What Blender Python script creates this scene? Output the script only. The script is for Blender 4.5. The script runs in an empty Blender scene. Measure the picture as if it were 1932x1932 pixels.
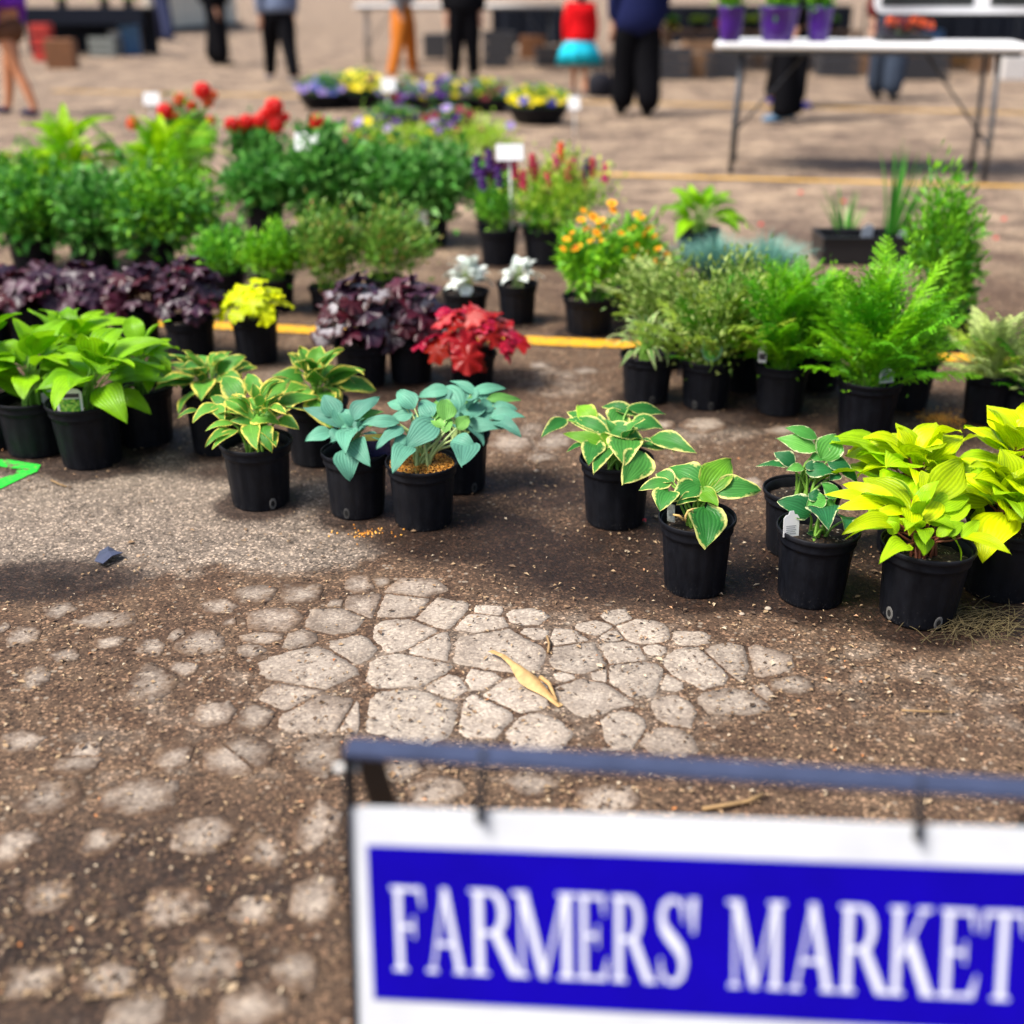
import bpy, bmesh, math, random
import numpy as np
from mathutils import Vector, Matrix

# ------------------------------------------------------------------ camera, sky, sun
S = bpy.context.scene
COL = S.collection
FP, CP, YH, CH = 2250.0, 966.0, -30.0, 1.2            # focal length / centre / horizon in a 1932 px picture, camera height
TH = math.atan((CP - YH) / FP)
cam = bpy.data.objects.new('camera', bpy.data.cameras.new('camera'))
COL.objects.link(cam)
S.camera = cam
cam.location = (0, 0, CH)
cam.rotation_euler = (math.pi / 2 - TH, 0, 0)
cam.data.sensor_width = 36.0
cam.data.lens = FP / 1932.0 * 36.0
cam.data.clip_start = 0.05
cam.data.clip_end = 2000
cam.data.dof.use_dof = True
cam.data.dof.focus_distance = 2.5
cam.data.dof.aperture_fstop = cam.data.lens / 1000.0 / 0.026
S.render.resolution_x = 1024
S.render.resolution_y = 1024

SUN_EL, SUN_AZ = math.radians(56), math.radians(248)     # azimuth clockwise from +Y: light from the left, a little behind the camera
w = bpy.data.worlds.new('World')
S.world = w
w.use_nodes = True
nt = w.node_tree
bg = nt.nodes['Background']
sky = nt.nodes.new('ShaderNodeTexSky')
sky.sky_type = 'NISHITA'
sky.sun_disc = False
sky.sun_elevation = SUN_EL
sky.sun_rotation = SUN_AZ
sky.air_density = 1.0
sky.dust_density = 4.0
sky.ozone_density = 1.0
nt.links.new(sky.outputs[0], bg.inputs[0])
bg.inputs[1].default_value = 0.105
sl = bpy.data.lights.new('sun', 'SUN')
sl.energy = 3.0
sl.angle = math.radians(20)
sl.color = (1.0, 0.96, 0.90)
so = bpy.data.objects.new('sun', sl)
COL.objects.link(so)
sd = Vector((math.sin(SUN_AZ) * math.cos(SUN_EL), math.cos(SUN_AZ) * math.cos(SUN_EL), math.sin(SUN_EL)))
so.rotation_euler = sd.to_track_quat('Z', 'Y').to_euler()
S.view_settings.view_transform = 'Standard'
S.view_settings.look = 'None'
S.view_settings.exposure = 0.90
S.view_settings.gamma = 1.0
S.view_settings.use_curve_mapping = False

# ------------------------------------------------------------------ helpers
RNG = np.random.default_rng(11)
CD = Vector((0, math.cos(TH), -math.sin(TH)))
CU = Vector((0, math.sin(TH), math.cos(TH)))
def ray(px, py): return CD + Vector((1, 0, 0)) * ((px - CP) / FP) - CU * ((py - CP) / FP)
def at(px, py, h=0.0):
    r = ray(px, py); k = (h - CH) / r.z
    return Vector((r.x * k, r.y * k, h))
def at_y(px, py, Y):
    r = ray(px, py); k = Y / r.y
    return Vector((r.x * k, Y, CH + r.z * k))
def depth(p): return (Vector(p) - Vector((0, 0, CH))).dot(CD)
def pix(p):
    q = Vector(p) - Vector((0, 0, CH)); Z = q.dot(CD)
    return CP + FP * q.x / Z, CP - FP * q.dot(CU) / Z

def new_mesh(name, verts, faces, uvs=None, smooth=True, tint=None, mats=(), midx=None):
    me = bpy.data.meshes.new(name)
    me.from_pydata([tuple(map(float, v)) for v in verts], [], [tuple(map(int, f)) for f in faces])
    if uvs is not None:
        ul = me.uv_layers.new(name='UVMap')
        li = np.zeros(len(me.loops), dtype=np.int32); me.loops.foreach_get('vertex_index', li)
        ul.data.foreach_set('uv', np.asarray(uvs, dtype=np.float32)[li].ravel())
    if tint is not None:
        a = me.attributes.new('tint', 'FLOAT', 'POINT'); a.data.foreach_set('value', np.asarray(tint, dtype=np.float32))
    for m in mats: me.materials.append(m)
    if midx is not None: me.polygons.foreach_set('material_index', np.asarray(midx, dtype=np.int32))
    if smooth: me.polygons.foreach_set('use_smooth', np.ones(len(me.polygons), dtype=bool))
    me.update()
    return me
def link(name, me, parent=None, loc=None, rot=None, scale=None):
    o = bpy.data.objects.new(name, me); COL.objects.link(o)
    if parent is not None: o.parent = parent
    if loc is not None: o.location = loc
    if rot is not None: o.rotation_euler = rot
    if scale is not None: o.scale = scale
    return o
def tag(o, label, cat, group=None, kind=None):
    if label: o['label'] = label
    if cat: o['category'] = cat
    if group: o['group'] = group
    if kind: o['kind'] = kind
    return o
def thing(name, loc, label, cat, group=None, rz=0):
    o = link(name, None, None, loc, (0, 0, rz)); o.empty_display_size = 0.05
    return tag(o, label, cat, group)
def rel(verts, o):                              # world points into the space of an unrotated root (or its child at 0)
    l = o.location
    while o.parent is not None: o = o.parent; l = l + o.location
    l = np.array(l); return np.asarray(verts, dtype=float) - l

def box_mesh(name, s, bev, mat, segs=2):
    bm = bmesh.new(); bmesh.ops.create_cube(bm, size=1)
    bmesh.ops.scale(bm, vec=s, verts=bm.verts)
    if bev: bmesh.ops.bevel(bm, geom=bm.edges[:], offset=bev, segments=segs, affect='EDGES', profile=0.5)
    me = bpy.data.meshes.new(name); bm.to_mesh(me); bm.free(); me.materials.append(mat)
    return me
def box(name, c, s, mat, parent=None, bev=0.004, rot=None):
    me = box_mesh(name, s, bev, mat)
    o = link(name, me, parent, c, rot)
    return o
def tube(pts, rad, n=6, cap=True):
    pts = [Vector(p) for p in pts]; V = []; F = []
    if not hasattr(rad, '__len__'): rad = [rad] * len(pts)
    for i, p in enumerate(pts):
        d = (pts[min(i + 1, len(pts) - 1)] - pts[max(i - 1, 0)]).normalized()
        a = d.orthogonal() if i == 0 else (a - d * a.dot(d))
        a = a.normalized(); b = d.cross(a)
        for k in range(n):
            t = 2 * math.pi * k / n
            V.append(p + (a * math.cos(t) + b * math.sin(t)) * rad[i])
    for i in range(len(pts) - 1):
        for k in range(n):
            F.append((i * n + k, i * n + (k + 1) % n, (i + 1) * n + (k + 1) % n, (i + 1) * n + k))
    if cap: F.append(tuple(range(n))[::-1]); F.append(tuple((len(pts) - 1) * n + k for k in range(n)))
    return [tuple(v) for v in V], F
def lathe(prof, n=40, fr=None):
    V = []; F = []
    for i, (r, z) in enumerate(prof):
        for k in range(n):
            t = 2 * math.pi * k / n
            rr = r * (fr(t, i) if fr else 1)
            V.append((rr * math.cos(t), rr * math.sin(t), z))
    for i in range(len(prof) - 1):
        for k in range(n): F.append((i * n + k, i * n + (k + 1) % n, (i + 1) * n + (k + 1) % n, (i + 1) * n + k))
    return V, F
def merge(parts):
    V = []; F = []
    for v, f in parts:
        b = len(V); V += list(v); F += [tuple(i + b for i in q) for q in f]
    return V, F

# ------------------------------------------------------------------ materials
def M(name):
    m = bpy.data.materials.new(name); m.use_nodes = True
    return m, m.node_tree.nodes, m.node_tree.links, m.node_tree.nodes['Principled BSDF']
def ramp(N, stops, interp='LINEAR'):
    r = N.new('ShaderNodeValToRGB'); e = r.color_ramp.elements; r.color_ramp.interpolation = interp
    while len(e) < len(stops): e.new(0.5)
    for q, (p, c) in zip(e, stops):
        q.position = p; q.color = (*c, 1) if len(c) == 3 else c
    return r
def noise(N, L, scale, detail=4, rough=0.55, coord=None, dims='3D'):
    n = N.new('ShaderNodeTexNoise'); n.inputs['Scale'].default_value = scale; n.inputs['Detail'].default_value = detail
    n.inputs['Roughness'].default_value = rough
    if coord is not None: L.new(coord, n.inputs['Vector'])
    return n
def mixc(N, L, fac, a, b, mode='MIX'):
    x = N.new('ShaderNodeMix'); x.data_type = 'RGBA'; x.blend_type = mode
    for s, v in ((x.inputs[0], fac), (x.inputs[6], a), (x.inputs[7], b)):
        if hasattr(v, 'is_output'): L.new(v, s)
        elif isinstance(v, (int, float)): s.default_value = v
        else: s.default_value = (*v, 1)
    return x.outputs[2]
def math_(N, L, op, a, b=None):
    x = N.new('ShaderNodeMath'); x.operation = op
    for s, v in zip(x.inputs, (a, b)):
        if v is None: continue
        if hasattr(v, 'is_output'): L.new(v, s)
        else: s.default_value = v
    return x.outputs[0]
def plain(name, col, rough=0.6, metal=0.0, var=0.15, scale=30, spec=0.5, bump=0.0):
    m, N, L, P = M(name)
    tc = N.new('ShaderNodeTexCoord')
    n = noise(N, L, scale, 5, 0.6, tc.outputs['Object'])
    a = tuple(c * (1 - var) for c in col); b = tuple(min(1, c * (1 + var)) for c in col)
    r = ramp(N, [(0.3, a), (0.7, b)]); L.new(n.outputs[0], r.inputs[0]); L.new(r.outputs[0], P.inputs['Base Color'])
    P.inputs['Roughness'].default_value = rough; P.inputs['Metallic'].default_value = metal
    P.inputs['Specular IOR Level'].default_value = spec
    if bump:
        b_ = N.new('ShaderNodeBump'); b_.inputs['Strength'].default_value = bump; b_.inputs['Distance'].default_value = 0.003
        L.new(n.outputs[0], b_.inputs['Height']); L.new(b_.outputs[0], P.inputs['Normal'])
    return m
def leafmat(name, mid, edge=None, edge_at=0.72, soft=0.10, trans=0.3, rough=0.46, veins=9, jitter=0.16, spec=0.24, tipcol=None, vari=0.22):
    """a leaf whose UV u runs across the blade and v along it"""
    m, N, L, P = M(name)
    uv = N.new('ShaderNodeUVMap'); sp = N.new('ShaderNodeSeparateXYZ'); L.new(uv.outputs[0], sp.inputs[0])
    oi = N.new('ShaderNodeObjectInfo'); tc = N.new('ShaderNodeTexCoord')
    e = math_(N, L, 'ABSOLUTE', math_(N, L, 'SUBTRACT', math_(N, L, 'MULTIPLY', sp.outputs[0], 2.0), 1.0))
    nz = noise(N, L, 45, 3, 0.6, tc.outputs['Object'])
    big = noise(N, L, 14, 3, 0.6, tc.outputs['Object'])
    k1 = tuple(c * (1 - vari) for c in mid); k2 = tuple(min(1, c * (1 + vari)) for c in mid)
    r0 = ramp(N, [(0.3, k1), (0.72, k2)]); L.new(big.outputs[0], r0.inputs[0])
    col = r0.outputs[0]
    if veins:
        vl = math_(N, L, 'SINE', math_(N, L, 'MULTIPLY', sp.outputs[0], veins * 2 * math.pi)); vr = ramp(N, [(0.0, (0.80, 0.82, 0.78)), (0.5, (1, 1, 1)), (1.0, (1.08, 1.06, 1.0))]); L.new(math_(N, L, 'ADD', math_(N, L, 'MULTIPLY', vl, 0.5), 0.5), vr.inputs[0])
        col = mixc(N, L, 1.0, col, vr.outputs[0], 'MULTIPLY')
    # pale midrib
    mr = ramp(N, [(0.0, (1, 1, 1)), (0.06, (0, 0, 0))]); L.new(e, mr.inputs[0])
    col = mixc(N, L, math_(N, L, 'MULTIPLY', mr.outputs[0], 0.35), col, tuple(min(1, c * 1.7 + 0.02) for c in mid))
    if edge is not None:
        ej = math_(N, L, 'ADD', e, math_(N, L, 'MULTIPLY', math_(N, L, 'SUBTRACT', nz.outputs[0], 0.5), jitter * 4))
        stk = noise(N, L, 7, 3, 0.6, uv.outputs[0]); ej = math_(N, L, 'ADD', ej, math_(N, L, 'MULTIPLY', math_(N, L, 'SUBTRACT', stk.outputs[0], 0.5), 0.6))
        # streaks of the margin colour run inwards near the tip
        ej = math_(N, L, 'ADD', ej, math_(N, L, 'MULTIPLY', math_(N, L, 'POWER', sp.outputs[1], 6.0), 0.25))
        er = ramp(N, [(edge_at - soft, (0, 0, 0)), (edge_at + soft, (1, 1, 1))]); L.new(ej, er.inputs[0])
        col = mixc(N, L, er.outputs[0], col, edge)
    hs = N.new('ShaderNodeHueSaturation')
    L.new(col, hs.inputs['Color'])
    L.new(math_(N, L, 'ADD', math_(N, L, 'MULTIPLY', oi.outputs['Random'], 0.5), 0.72), hs.inputs['Value'])
    L.new(math_(N, L, 'ADD', math_(N, L, 'MULTIPLY', oi.outputs['Random'], -0.022), 0.511), hs.inputs['Hue'])
    # specks of dust and water stains
    sk = noise(N, L, 190, 2, 0.5, tc.outputs['Object']); sr = ramp(N, [(0.74, (0, 0, 0)), (0.80, (1, 1, 1))]); L.new(sk.outputs[0], sr.inputs[0])
    col = mixc(N, L, math_(N, L, 'MULTIPLY', sr.outputs[0], 0.35), hs.outputs[0], (0.5, 0.48, 0.4))
    L.new(col, P.inputs['Base Color'])
    P.inputs['Specular IOR Level'].default_value = spec
    rr = ramp(N, [(0.3, (rough - 0.1,) * 3), (0.7, (rough + 0.14,) * 3)]); L.new(nz.outputs[0], rr.inputs[0]); L.new(rr.outputs[0], P.inputs['Roughness'])
    if veins:
        wv = math_(N, L, 'SINE', math_(N, L, 'MULTIPLY', sp.outputs[0], veins * 2 * math.pi))
        hgt = math_(N, L, 'ADD', wv, math_(N, L, 'MULTIPLY', big.outputs[0], 2.0))
        b = N.new('ShaderNodeBump'); b.inputs['Strength'].default_value = 0.28; b.inputs['Distance'].default_value = 0.0012
        L.new(hgt, b.inputs['Height']); L.new(b.outputs[0], P.inputs['Normal'])
    tr = N.new('ShaderNodeBsdfTranslucent'); L.new(col, tr.inputs[0])
    mx = N.new('ShaderNodeMixShader'); mx.inputs[0].default_value = trans
    out = N['Material Output']; L.new(P.outputs[0], mx.inputs[1]); L.new(tr.outputs[0], mx.inputs[2]); L.new(mx.outputs[0], out.inputs[0])
    return m
def tintmat(name, stops, rough=0.5, trans=0.25, spec=0.4):
    """many small pieces in one mesh, coloured piece by piece through the attribute 'tint'"""
    m, N, L, P = M(name)
    a = N.new('ShaderNodeAttribute'); a.attribute_name = 'tint'
    r = ramp(N, stops); L.new(a.outputs['Fac'], r.inputs[0])
    oi = N.new('ShaderNodeObjectInfo'); hs = N.new('ShaderNodeHueSaturation'); L.new(r.outputs[0], hs.inputs['Color'])
    L.new(math_(N, L, 'ADD', math_(N, L, 'MULTIPLY', oi.outputs['Random'], 0.3), 0.85), hs.inputs['Value'])
    L.new(hs.outputs[0], P.inputs['Base Color']); P.inputs['Roughness'].default_value = rough; P.inputs['Specular IOR Level'].default_value = spec
    if trans:
        tr = N.new('ShaderNodeBsdfTranslucent'); L.new(hs.outputs[0], tr.inputs[0])
        mx = N.new('ShaderNodeMixShader'); mx.inputs[0].default_value = trans
        L.new(P.outputs[0], mx.inputs[1]); L.new(tr.outputs[0], mx.inputs[2]); L.new(mx.outputs[0], N['Material Output'].inputs[0])
    return m

# ground: brown dirt and seed litter over worn asphalt, attributes 'asph' (bare asphalt) and, for damp and painted shade, 'wet'
def ground_mat():
    m, N, L, P = M('worn_asphalt')
    g = N.new('ShaderNodeNewGeometry'); pos = g.outputs['Position']
    aa = N.new('ShaderNodeAttribute'); aa.attribute_name = 'asph'
    aw = N.new('ShaderNodeAttribute'); aw.attribute_name = 'wet_shade'
    af = N.new('ShaderNodeAttribute'); af.attribute_name = 'far'
    big = noise(N, L, 2.3, 6, 0.62, pos); mid = noise(N, L, 13, 6, 0.65, pos); fine = noise(N, L, 120, 4, 0.7, pos)
    dirt = ramp(N, [(0.25, (0.042, 0.024, 0.015)), (0.45, (0.088, 0.053, 0.034)), (0.62, (0.150, 0.099, 0.064)), (0.8, (0.24, 0.165, 0.110))])
    dm = math_(N, L, 'ADD', math_(N, L, 'MULTIPLY', mid.outputs[0], 0.6), math_(N, L, 'MULTIPLY', big.outputs[0], 0.4))
    L.new(dm, dirt.inputs[0])
    asp = ramp(N, [(0.3, (0.135, 0.106, 0.085)), (0.7, (0.265, 0.217, 0.178))]); L.new(dm, asp.inputs[0])
    ash = math_(N, L, 'ADD', aa.outputs['Fac'], math_(N, L, 'MULTIPLY', math_(N, L, 'SUBTRACT', mid.outputs[0], 0.5), 1.1))
    ar = ramp(N, [(0.32, (0, 0, 0)), (0.62, (1, 1, 1))]); L.new(ash, ar.inputs[0])
    col = mixc(N, L, ar.outputs[0], dirt.outputs[0], asp.outputs[0])
    # far yard, its sunlit paleness painted into the colour, with worn patches
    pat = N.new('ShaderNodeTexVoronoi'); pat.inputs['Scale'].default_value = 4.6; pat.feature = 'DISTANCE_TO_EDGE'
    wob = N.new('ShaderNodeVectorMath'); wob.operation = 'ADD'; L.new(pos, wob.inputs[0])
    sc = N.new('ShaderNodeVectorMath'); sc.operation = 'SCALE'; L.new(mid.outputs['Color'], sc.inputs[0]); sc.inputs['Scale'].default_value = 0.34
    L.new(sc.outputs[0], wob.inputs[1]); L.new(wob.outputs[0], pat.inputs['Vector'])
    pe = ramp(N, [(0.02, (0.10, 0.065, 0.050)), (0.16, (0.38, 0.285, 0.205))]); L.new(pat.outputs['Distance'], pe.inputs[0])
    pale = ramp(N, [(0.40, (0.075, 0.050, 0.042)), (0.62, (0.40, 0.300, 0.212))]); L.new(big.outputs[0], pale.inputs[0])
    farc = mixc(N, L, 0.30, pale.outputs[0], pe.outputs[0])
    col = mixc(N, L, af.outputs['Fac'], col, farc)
    # aggregate: each grain its own tone
    v1 = N.new('ShaderNodeTexVoronoi'); v1.inputs['Scale'].default_value = 215; L.new(pos, v1.inputs['Vector'])
    s1 = N.new('ShaderNodeSeparateColor'); L.new(v1.outputs['Color'], s1.inputs[0])
    g1 = ramp(N, [(0.0, (0.30, 0.28, 0.26)), (0.35, (0.80, 0.78, 0.75)), (0.78, (1.15, 1.12, 1.05)), (0.90, (2.1, 2.0, 1.8)), (1.0, (3.4, 3.3, 3.1))])
    L.new(s1.outputs[0], g1.inputs[0])
    col = mixc(N, L, 0.9, col, mixc(N, L, 1.0, col, g1.outputs[0], 'MULTIPLY'))
    v2 = N.new('ShaderNodeTexVoronoi'); v2.inputs['Scale'].default_value = 75; v2.inputs['Randomness'].default_value = 1.0; L.new(pos, v2.inputs['Vector'])
    s2 = N.new('ShaderNodeSeparateColor'); L.new(v2.outputs['Color'], s2.inputs[0])
    t2 = ramp(N, [(0.90, (0, 0, 0)), (0.93, (1, 1, 1))], 'LINEAR'); L.new(s2.outputs[1], t2.inputs[0])
    in2 = ramp(N, [(0.30, (1, 1, 1)), (0.42, (0, 0, 0))]); L.new(v2.outputs['Distance'], in2.inputs[0])
    col = mixc(N, L, math_(N, L, 'MULTIPLY', math_(N, L, 'MULTIPLY', t2.outputs[0], in2.outputs[0]), 0.55), col, (0.40, 0.33, 0.25))
    # thin dark cracks
    vc = N.new('ShaderNodeTexVoronoi'); vc.feature = 'DISTANCE_TO_EDGE'; vc.inputs['Scale'].default_value = 2.6
    wb2 = N.new('ShaderNodeVectorMath'); wb2.operation = 'ADD'; L.new(pos, wb2.inputs[0]); L.new(sc.outputs[0], wb2.inputs[1]); L.new(wb2.outputs[0], vc.inputs['Vector'])
    ck = ramp(N, [(0.0, (1, 1, 1)), (0.012, (0, 0, 0))]); L.new(vc.outputs['Distance'], ck.inputs[0])
    ckf = math_(N, L, 'MULTIPLY', ck.outputs[0], math_(N, L, 'GREATER_THAN', big.outputs[0], 0.49))
    col = mixc(N, L, math_(N, L, 'MULTIPLY', ckf, 0.75), col, (0.035, 0.026, 0.02))
    # damp and dirt stains, and shade painted at pot feet and the table
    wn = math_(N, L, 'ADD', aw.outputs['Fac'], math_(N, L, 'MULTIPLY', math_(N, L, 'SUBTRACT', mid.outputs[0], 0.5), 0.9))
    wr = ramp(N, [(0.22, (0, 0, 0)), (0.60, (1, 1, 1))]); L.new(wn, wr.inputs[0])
    wet_shade_col = mixc(N, L, 1.0, col, (0.235, 0.195, 0.185), 'MULTIPLY')
    col = mixc(N, L, wr.outputs[0], col, wet_shade_col)
    L.new(col, P.inputs['Base Color'])
    rr = ramp(N, [(0.0, (0.92,) * 3), (1.0, (0.58,) * 3)]); L.new(wr.outputs[0], rr.inputs[0]); L.new(rr.outputs[0], P.inputs['Roughness'])
    P.inputs['Specular IOR Level'].default_value = 0.3
    h = math_(N, L, 'ADD', math_(N, L, 'MULTIPLY', s1.outputs[0], 0.5), math_(N, L, 'ADD', fine.outputs[0], math_(N, L, 'MULTIPLY', mid.outputs[0], 2.5)))
    h = math_(N, L, 'SUBTRACT', h, math_(N, L, 'MULTIPLY', ckf, 1.5))
    b = N.new('ShaderNodeBump'); b.inputs['Strength'].default_value = 0.55; b.inputs['Distance'].default_value = 0.006
    L.new(h, b.inputs['Height']); L.new(b.outputs[0], P.inputs['Normal'])
    return m
def slab_mat():
    m, N, L, P = M('pale_asphalt_piece')
    g = N.new('ShaderNodeNewGeometry'); pos = g.outputs['Position']
    uv = N.new('ShaderNodeUVMap'); sp = N.new('ShaderNodeSeparateXYZ'); L.new(uv.outputs[0], sp.inputs[0])
    mid = noise(N, L, 17, 6, 0.68, pos)
    c = ramp(N, [(0.25, (0.25, 0.207, 0.170)), (0.5, (0.36, 0.308, 0.257)), (0.75, (0.45, 0.395, 0.335))]); L.new(mid.outputs[0], c.inputs[0])
    v1 = N.new('ShaderNodeTexVoronoi'); v1.inputs['Scale'].default_value = 210; L.new(pos, v1.inputs['Vector'])
    s1 = N.new('ShaderNodeSeparateColor'); L.new(v1.outputs['Color'], s1.inputs[0])
    g1 = ramp(N, [(0.0, (0.55, 0.52, 0.50)), (0.08, (0.78, 0.76, 0.74)), (0.6, (1.02, 1.0, 0.98)), (0.92, (1.3, 1.28, 1.22)), (1.0, (1.55, 1.5, 1.4))]); L.new(s1.outputs[0], g1.inputs[0])
    col = mixc(N, L, 1.0, c.outputs[0], g1.outputs[0], 'MULTIPLY')
    # dirt trodden over each piece: a thin ragged rim where the pieces lie close, wide soft drifts where they stand alone (v = how far)
    dd = noise(N, L, 9, 6, 0.7, pos); d2 = noise(N, L, 45, 4, 0.7, pos)
    nz = math_(N, L, 'ADD', math_(N, L, 'MULTIPLY', math_(N, L, 'SUBTRACT', dd.outputs[0], 0.5), 1.5), math_(N, L, 'MULTIPLY', math_(N, L, 'SUBTRACT', d2.outputs[0], 0.5), 0.7))
    e1 = math_(N, L, 'ADD', math_(N, L, 'POWER', sp.outputs[0], 8.0), math_(N, L, 'MULTIPLY', nz, 0.8)); e2 = math_(N, L, 'ADD', math_(N, L, 'MULTIPLY', sp.outputs[0], 0.62), math_(N, L, 'MULTIPLY', nz, 1.15))
    r1 = ramp(N, [(0.70, (0, 0, 0)), (1.05, (0.65, 0.65, 0.65))]); L.new(e1, r1.inputs[0])
    r2 = ramp(N, [(0.12, (0.30, 0.30, 0.30)), (0.62, (1, 1, 1))]); L.new(e2, r2.inputs[0])
    oi = N.new('ShaderNodeObjectInfo')
    f = mixc(N, L, sp.outputs[1], r1.outputs[0], r2.outputs[0])
    dirt = ramp(N, [(0.25, (0.042, 0.024, 0.015)), (0.45, (0.088, 0.053, 0.034)), (0.62, (0.150, 0.099, 0.064)), (0.8, (0.24, 0.165, 0.110))]); L.new(mid.outputs[0], dirt.inputs[0])
    dirtg = mixc(N, L, 0.8, dirt.outputs[0], mixc(N, L, 1.0, dirt.outputs[0], g1.outputs[0], 'MULTIPLY'))
    col = mixc(N, L, f, col, dirtg)
    hs = N.new('ShaderNodeHueSaturation'); L.new(col, hs.inputs['Color']); L.new(math_(N, L, 'ADD', math_(N, L, 'MULTIPLY', oi.outputs['Random'], 0.3), 0.85), hs.inputs['Value']); col = hs.outputs[0]
    L.new(col, P.inputs['Base Color']); P.inputs['Roughness'].default_value = 0.9; P.inputs['Specular IOR Level'].default_value = 0.25
    b = N.new('ShaderNodeBump'); b.inputs['Strength'].default_value = 0.5; b.inputs['Distance'].default_value = 0.004
    L.new(math_(N, L, 'ADD', s1.outputs[0], math_(N, L, 'MULTIPLY', mid.outputs[0], 2.0)), b.inputs['Height']); L.new(b.outputs[0], P.inputs['Normal'])
    return m
def pot_mat():
    m, N, L, P = M('black_pot_plastic')
    tc = N.new('ShaderNodeTexCoord'); oi = N.new('ShaderNodeObjectInfo')
    ad = N.new('ShaderNodeVectorMath'); ad.operation = 'ADD'; L.new(tc.outputs['Object'], ad.inputs[0]); L.new(oi.outputs['Location'], ad.inputs[1])
    n = noise(N, L, 5, 6, 0.7, ad.outputs[0])
    c = ramp(N, [(0.35, (0.0030, 0.0036, 0.0060)), (0.75, (0.0075, 0.0088, 0.0135))]); L.new(n.outputs[0], c.inputs[0])
    sp = N.new('ShaderNodeSeparateXYZ'); L.new(tc.outputs['Object'], sp.inputs[0])
    sc = noise(N, L, 22, 5, 0.75, ad.outputs[0])
    lo = ramp(N, [(0.0, (1, 1, 1)), (0.35, (0, 0, 0))]); L.new(sp.outputs[2], lo.inputs[0])
    k = math_(N, L, 'ADD', sc.outputs[0], math_(N, L, 'MULTIPLY', lo.outputs[0], 0.10))
    sr = ramp(N, [(0.66, (0, 0, 0)), (0.74, (1, 1, 1))]); L.new(k, sr.inputs[0])
    col = mixc(N, L, math_(N, L, 'MULTIPLY', sr.outputs[0], 0.40), c.outputs[0], (0.13, 0.125, 0.12))
    dn = noise(N, L, 3, 3, 0.6, ad.outputs[0]); col = mixc(N, L, math_(N, L, 'MULTIPLY', math_(N, L, 'MULTIPLY', oi.outputs['Random'], dn.outputs[0]), 0.10), col, (0.12, 0.115, 0.115))
    L.new(col, P.inputs['Base Color'])
    r = ramp(N, [(0.3, (0.38,) * 3), (0.7, (0.60,) * 3)]); L.new(n.outputs[0], r.inputs[0]); L.new(r.outputs[0], P.inputs['Roughness'])
    P.inputs['Specular IOR Level'].default_value = 0.12
    return m
def soil_mat():
    m, N, L, P = M('potting_soil')
    g = N.new('ShaderNodeNewGeometry')
    v = N.new('ShaderNodeTexVoronoi'); v.inputs['Scale'].default_value = 230; L.new(g.outputs['Position'], v.inputs['Vector'])
    s = N.new('ShaderNodeSeparateColor'); L.new(v.outputs['Color'], s.inputs[0])
    c = ramp(N, [(0.0, (0.006, 0.0035, 0.002)), (0.6, (0.022, 0.012, 0.006)), (0.92, (0.06, 0.032, 0.016)), (0.97, (0.25, 0.20, 0.14)), (1.0, (0.42, 0.36, 0.28))]); L.new(s.outputs[0], c.inputs[0])
    L.new(c.outputs[0], P.inputs['Base Color']); P.inputs['Roughness'].default_value = 0.95
    b = N.new('ShaderNodeBump'); b.inputs['Strength'].default_value = 0.8; b.inputs['Distance'].default_value = 0.004
    L.new(s.outputs[1], b.inputs['Height']); L.new(b.outputs[0], P.inputs['Normal'])
    return m
GROUND, SLAB, POT, SOIL = ground_mat(), slab_mat(), pot_mat(), soil_mat()
HOLE = plain('drain_hole_shadow', (0.004, 0.004, 0.004), 0.9)
SCUFF = plain('scuffed_plastic', (0.035, 0.034, 0.033), 0.7, var=0.9, scale=150); SCUFW = plain('white_scuffed_plastic', (0.13, 0.125, 0.115), 0.7, var=0.95, scale=300)

# ------------------------------------------------------------------ the ground
def fade(P, blobs):
    """soft ellipses given in the picture as (x, y, half width, half height, strength), laid out on the ground"""
    out = np.zeros(len(P))
    for (x, y, hw, hh, s) in blobs:
        c = at(x, y); rx = abs(at(x + hw, y).x - c.x); ry = abs(at(x, y - hh).y - at(x, min(y + hh, 2600)).y) / 2
        d = np.sqrt(((P[:, 0] - c.x) / rx) ** 2 + ((P[:, 1] - c.y) / ry) ** 2)
        out = np.maximum(out, s * np.clip(1.5 - d, 0, 1))
    return out
ys = [-3.0, -1.5, -0.5, 0.2]
while ys[-1] < 7: ys.append(ys[-1] + max(0.035, 0.014 * ys[-1]))
while ys[-1] < 900: ys.append(ys[-1] * 1.12)
xs = [0.0]
while xs[-1] < 2.6: xs.append(xs[-1] + 0.04)
while xs[-1] < 900: xs.append(xs[-1] * 1.16)
xs = [-v for v in xs[:0:-1]] + xs
gx, gy = np.meshgrid(xs, ys)
GP = np.stack([gx.ravel(), gy.ravel(), np.zeros(gx.size)], 1)
nx = len(xs)
gf = [(j * nx + i, j * nx + i + 1, (j + 1) * nx + i + 1, (j + 1) * nx + i) for j in range(len(ys) - 1) for i in range(nx - 1)]
gme = new_mesh('ground', GP, gf, mats=[GROUND])
asph = fade(GP, [(250, 960, 420, 110, 1.0), (560, 1040, 160, 40, 0.9), (1000, 830, 90, 40, 0.5), (1330, 800, 130, 40, 0.6), (1820, 1330, 260, 120, 0.35), (350, 850, 60, 60, 0.6), (560, 700, 120, 40, 0.4), (1050, 720, 90, 40, 0.45), (980, 1270, 560, 190, 0.40), (420, 1360, 460, 170, 0.33), (400, 1600, 520, 200, 0.24), (1650, 1280, 300, 110, 0.35)])
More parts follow.
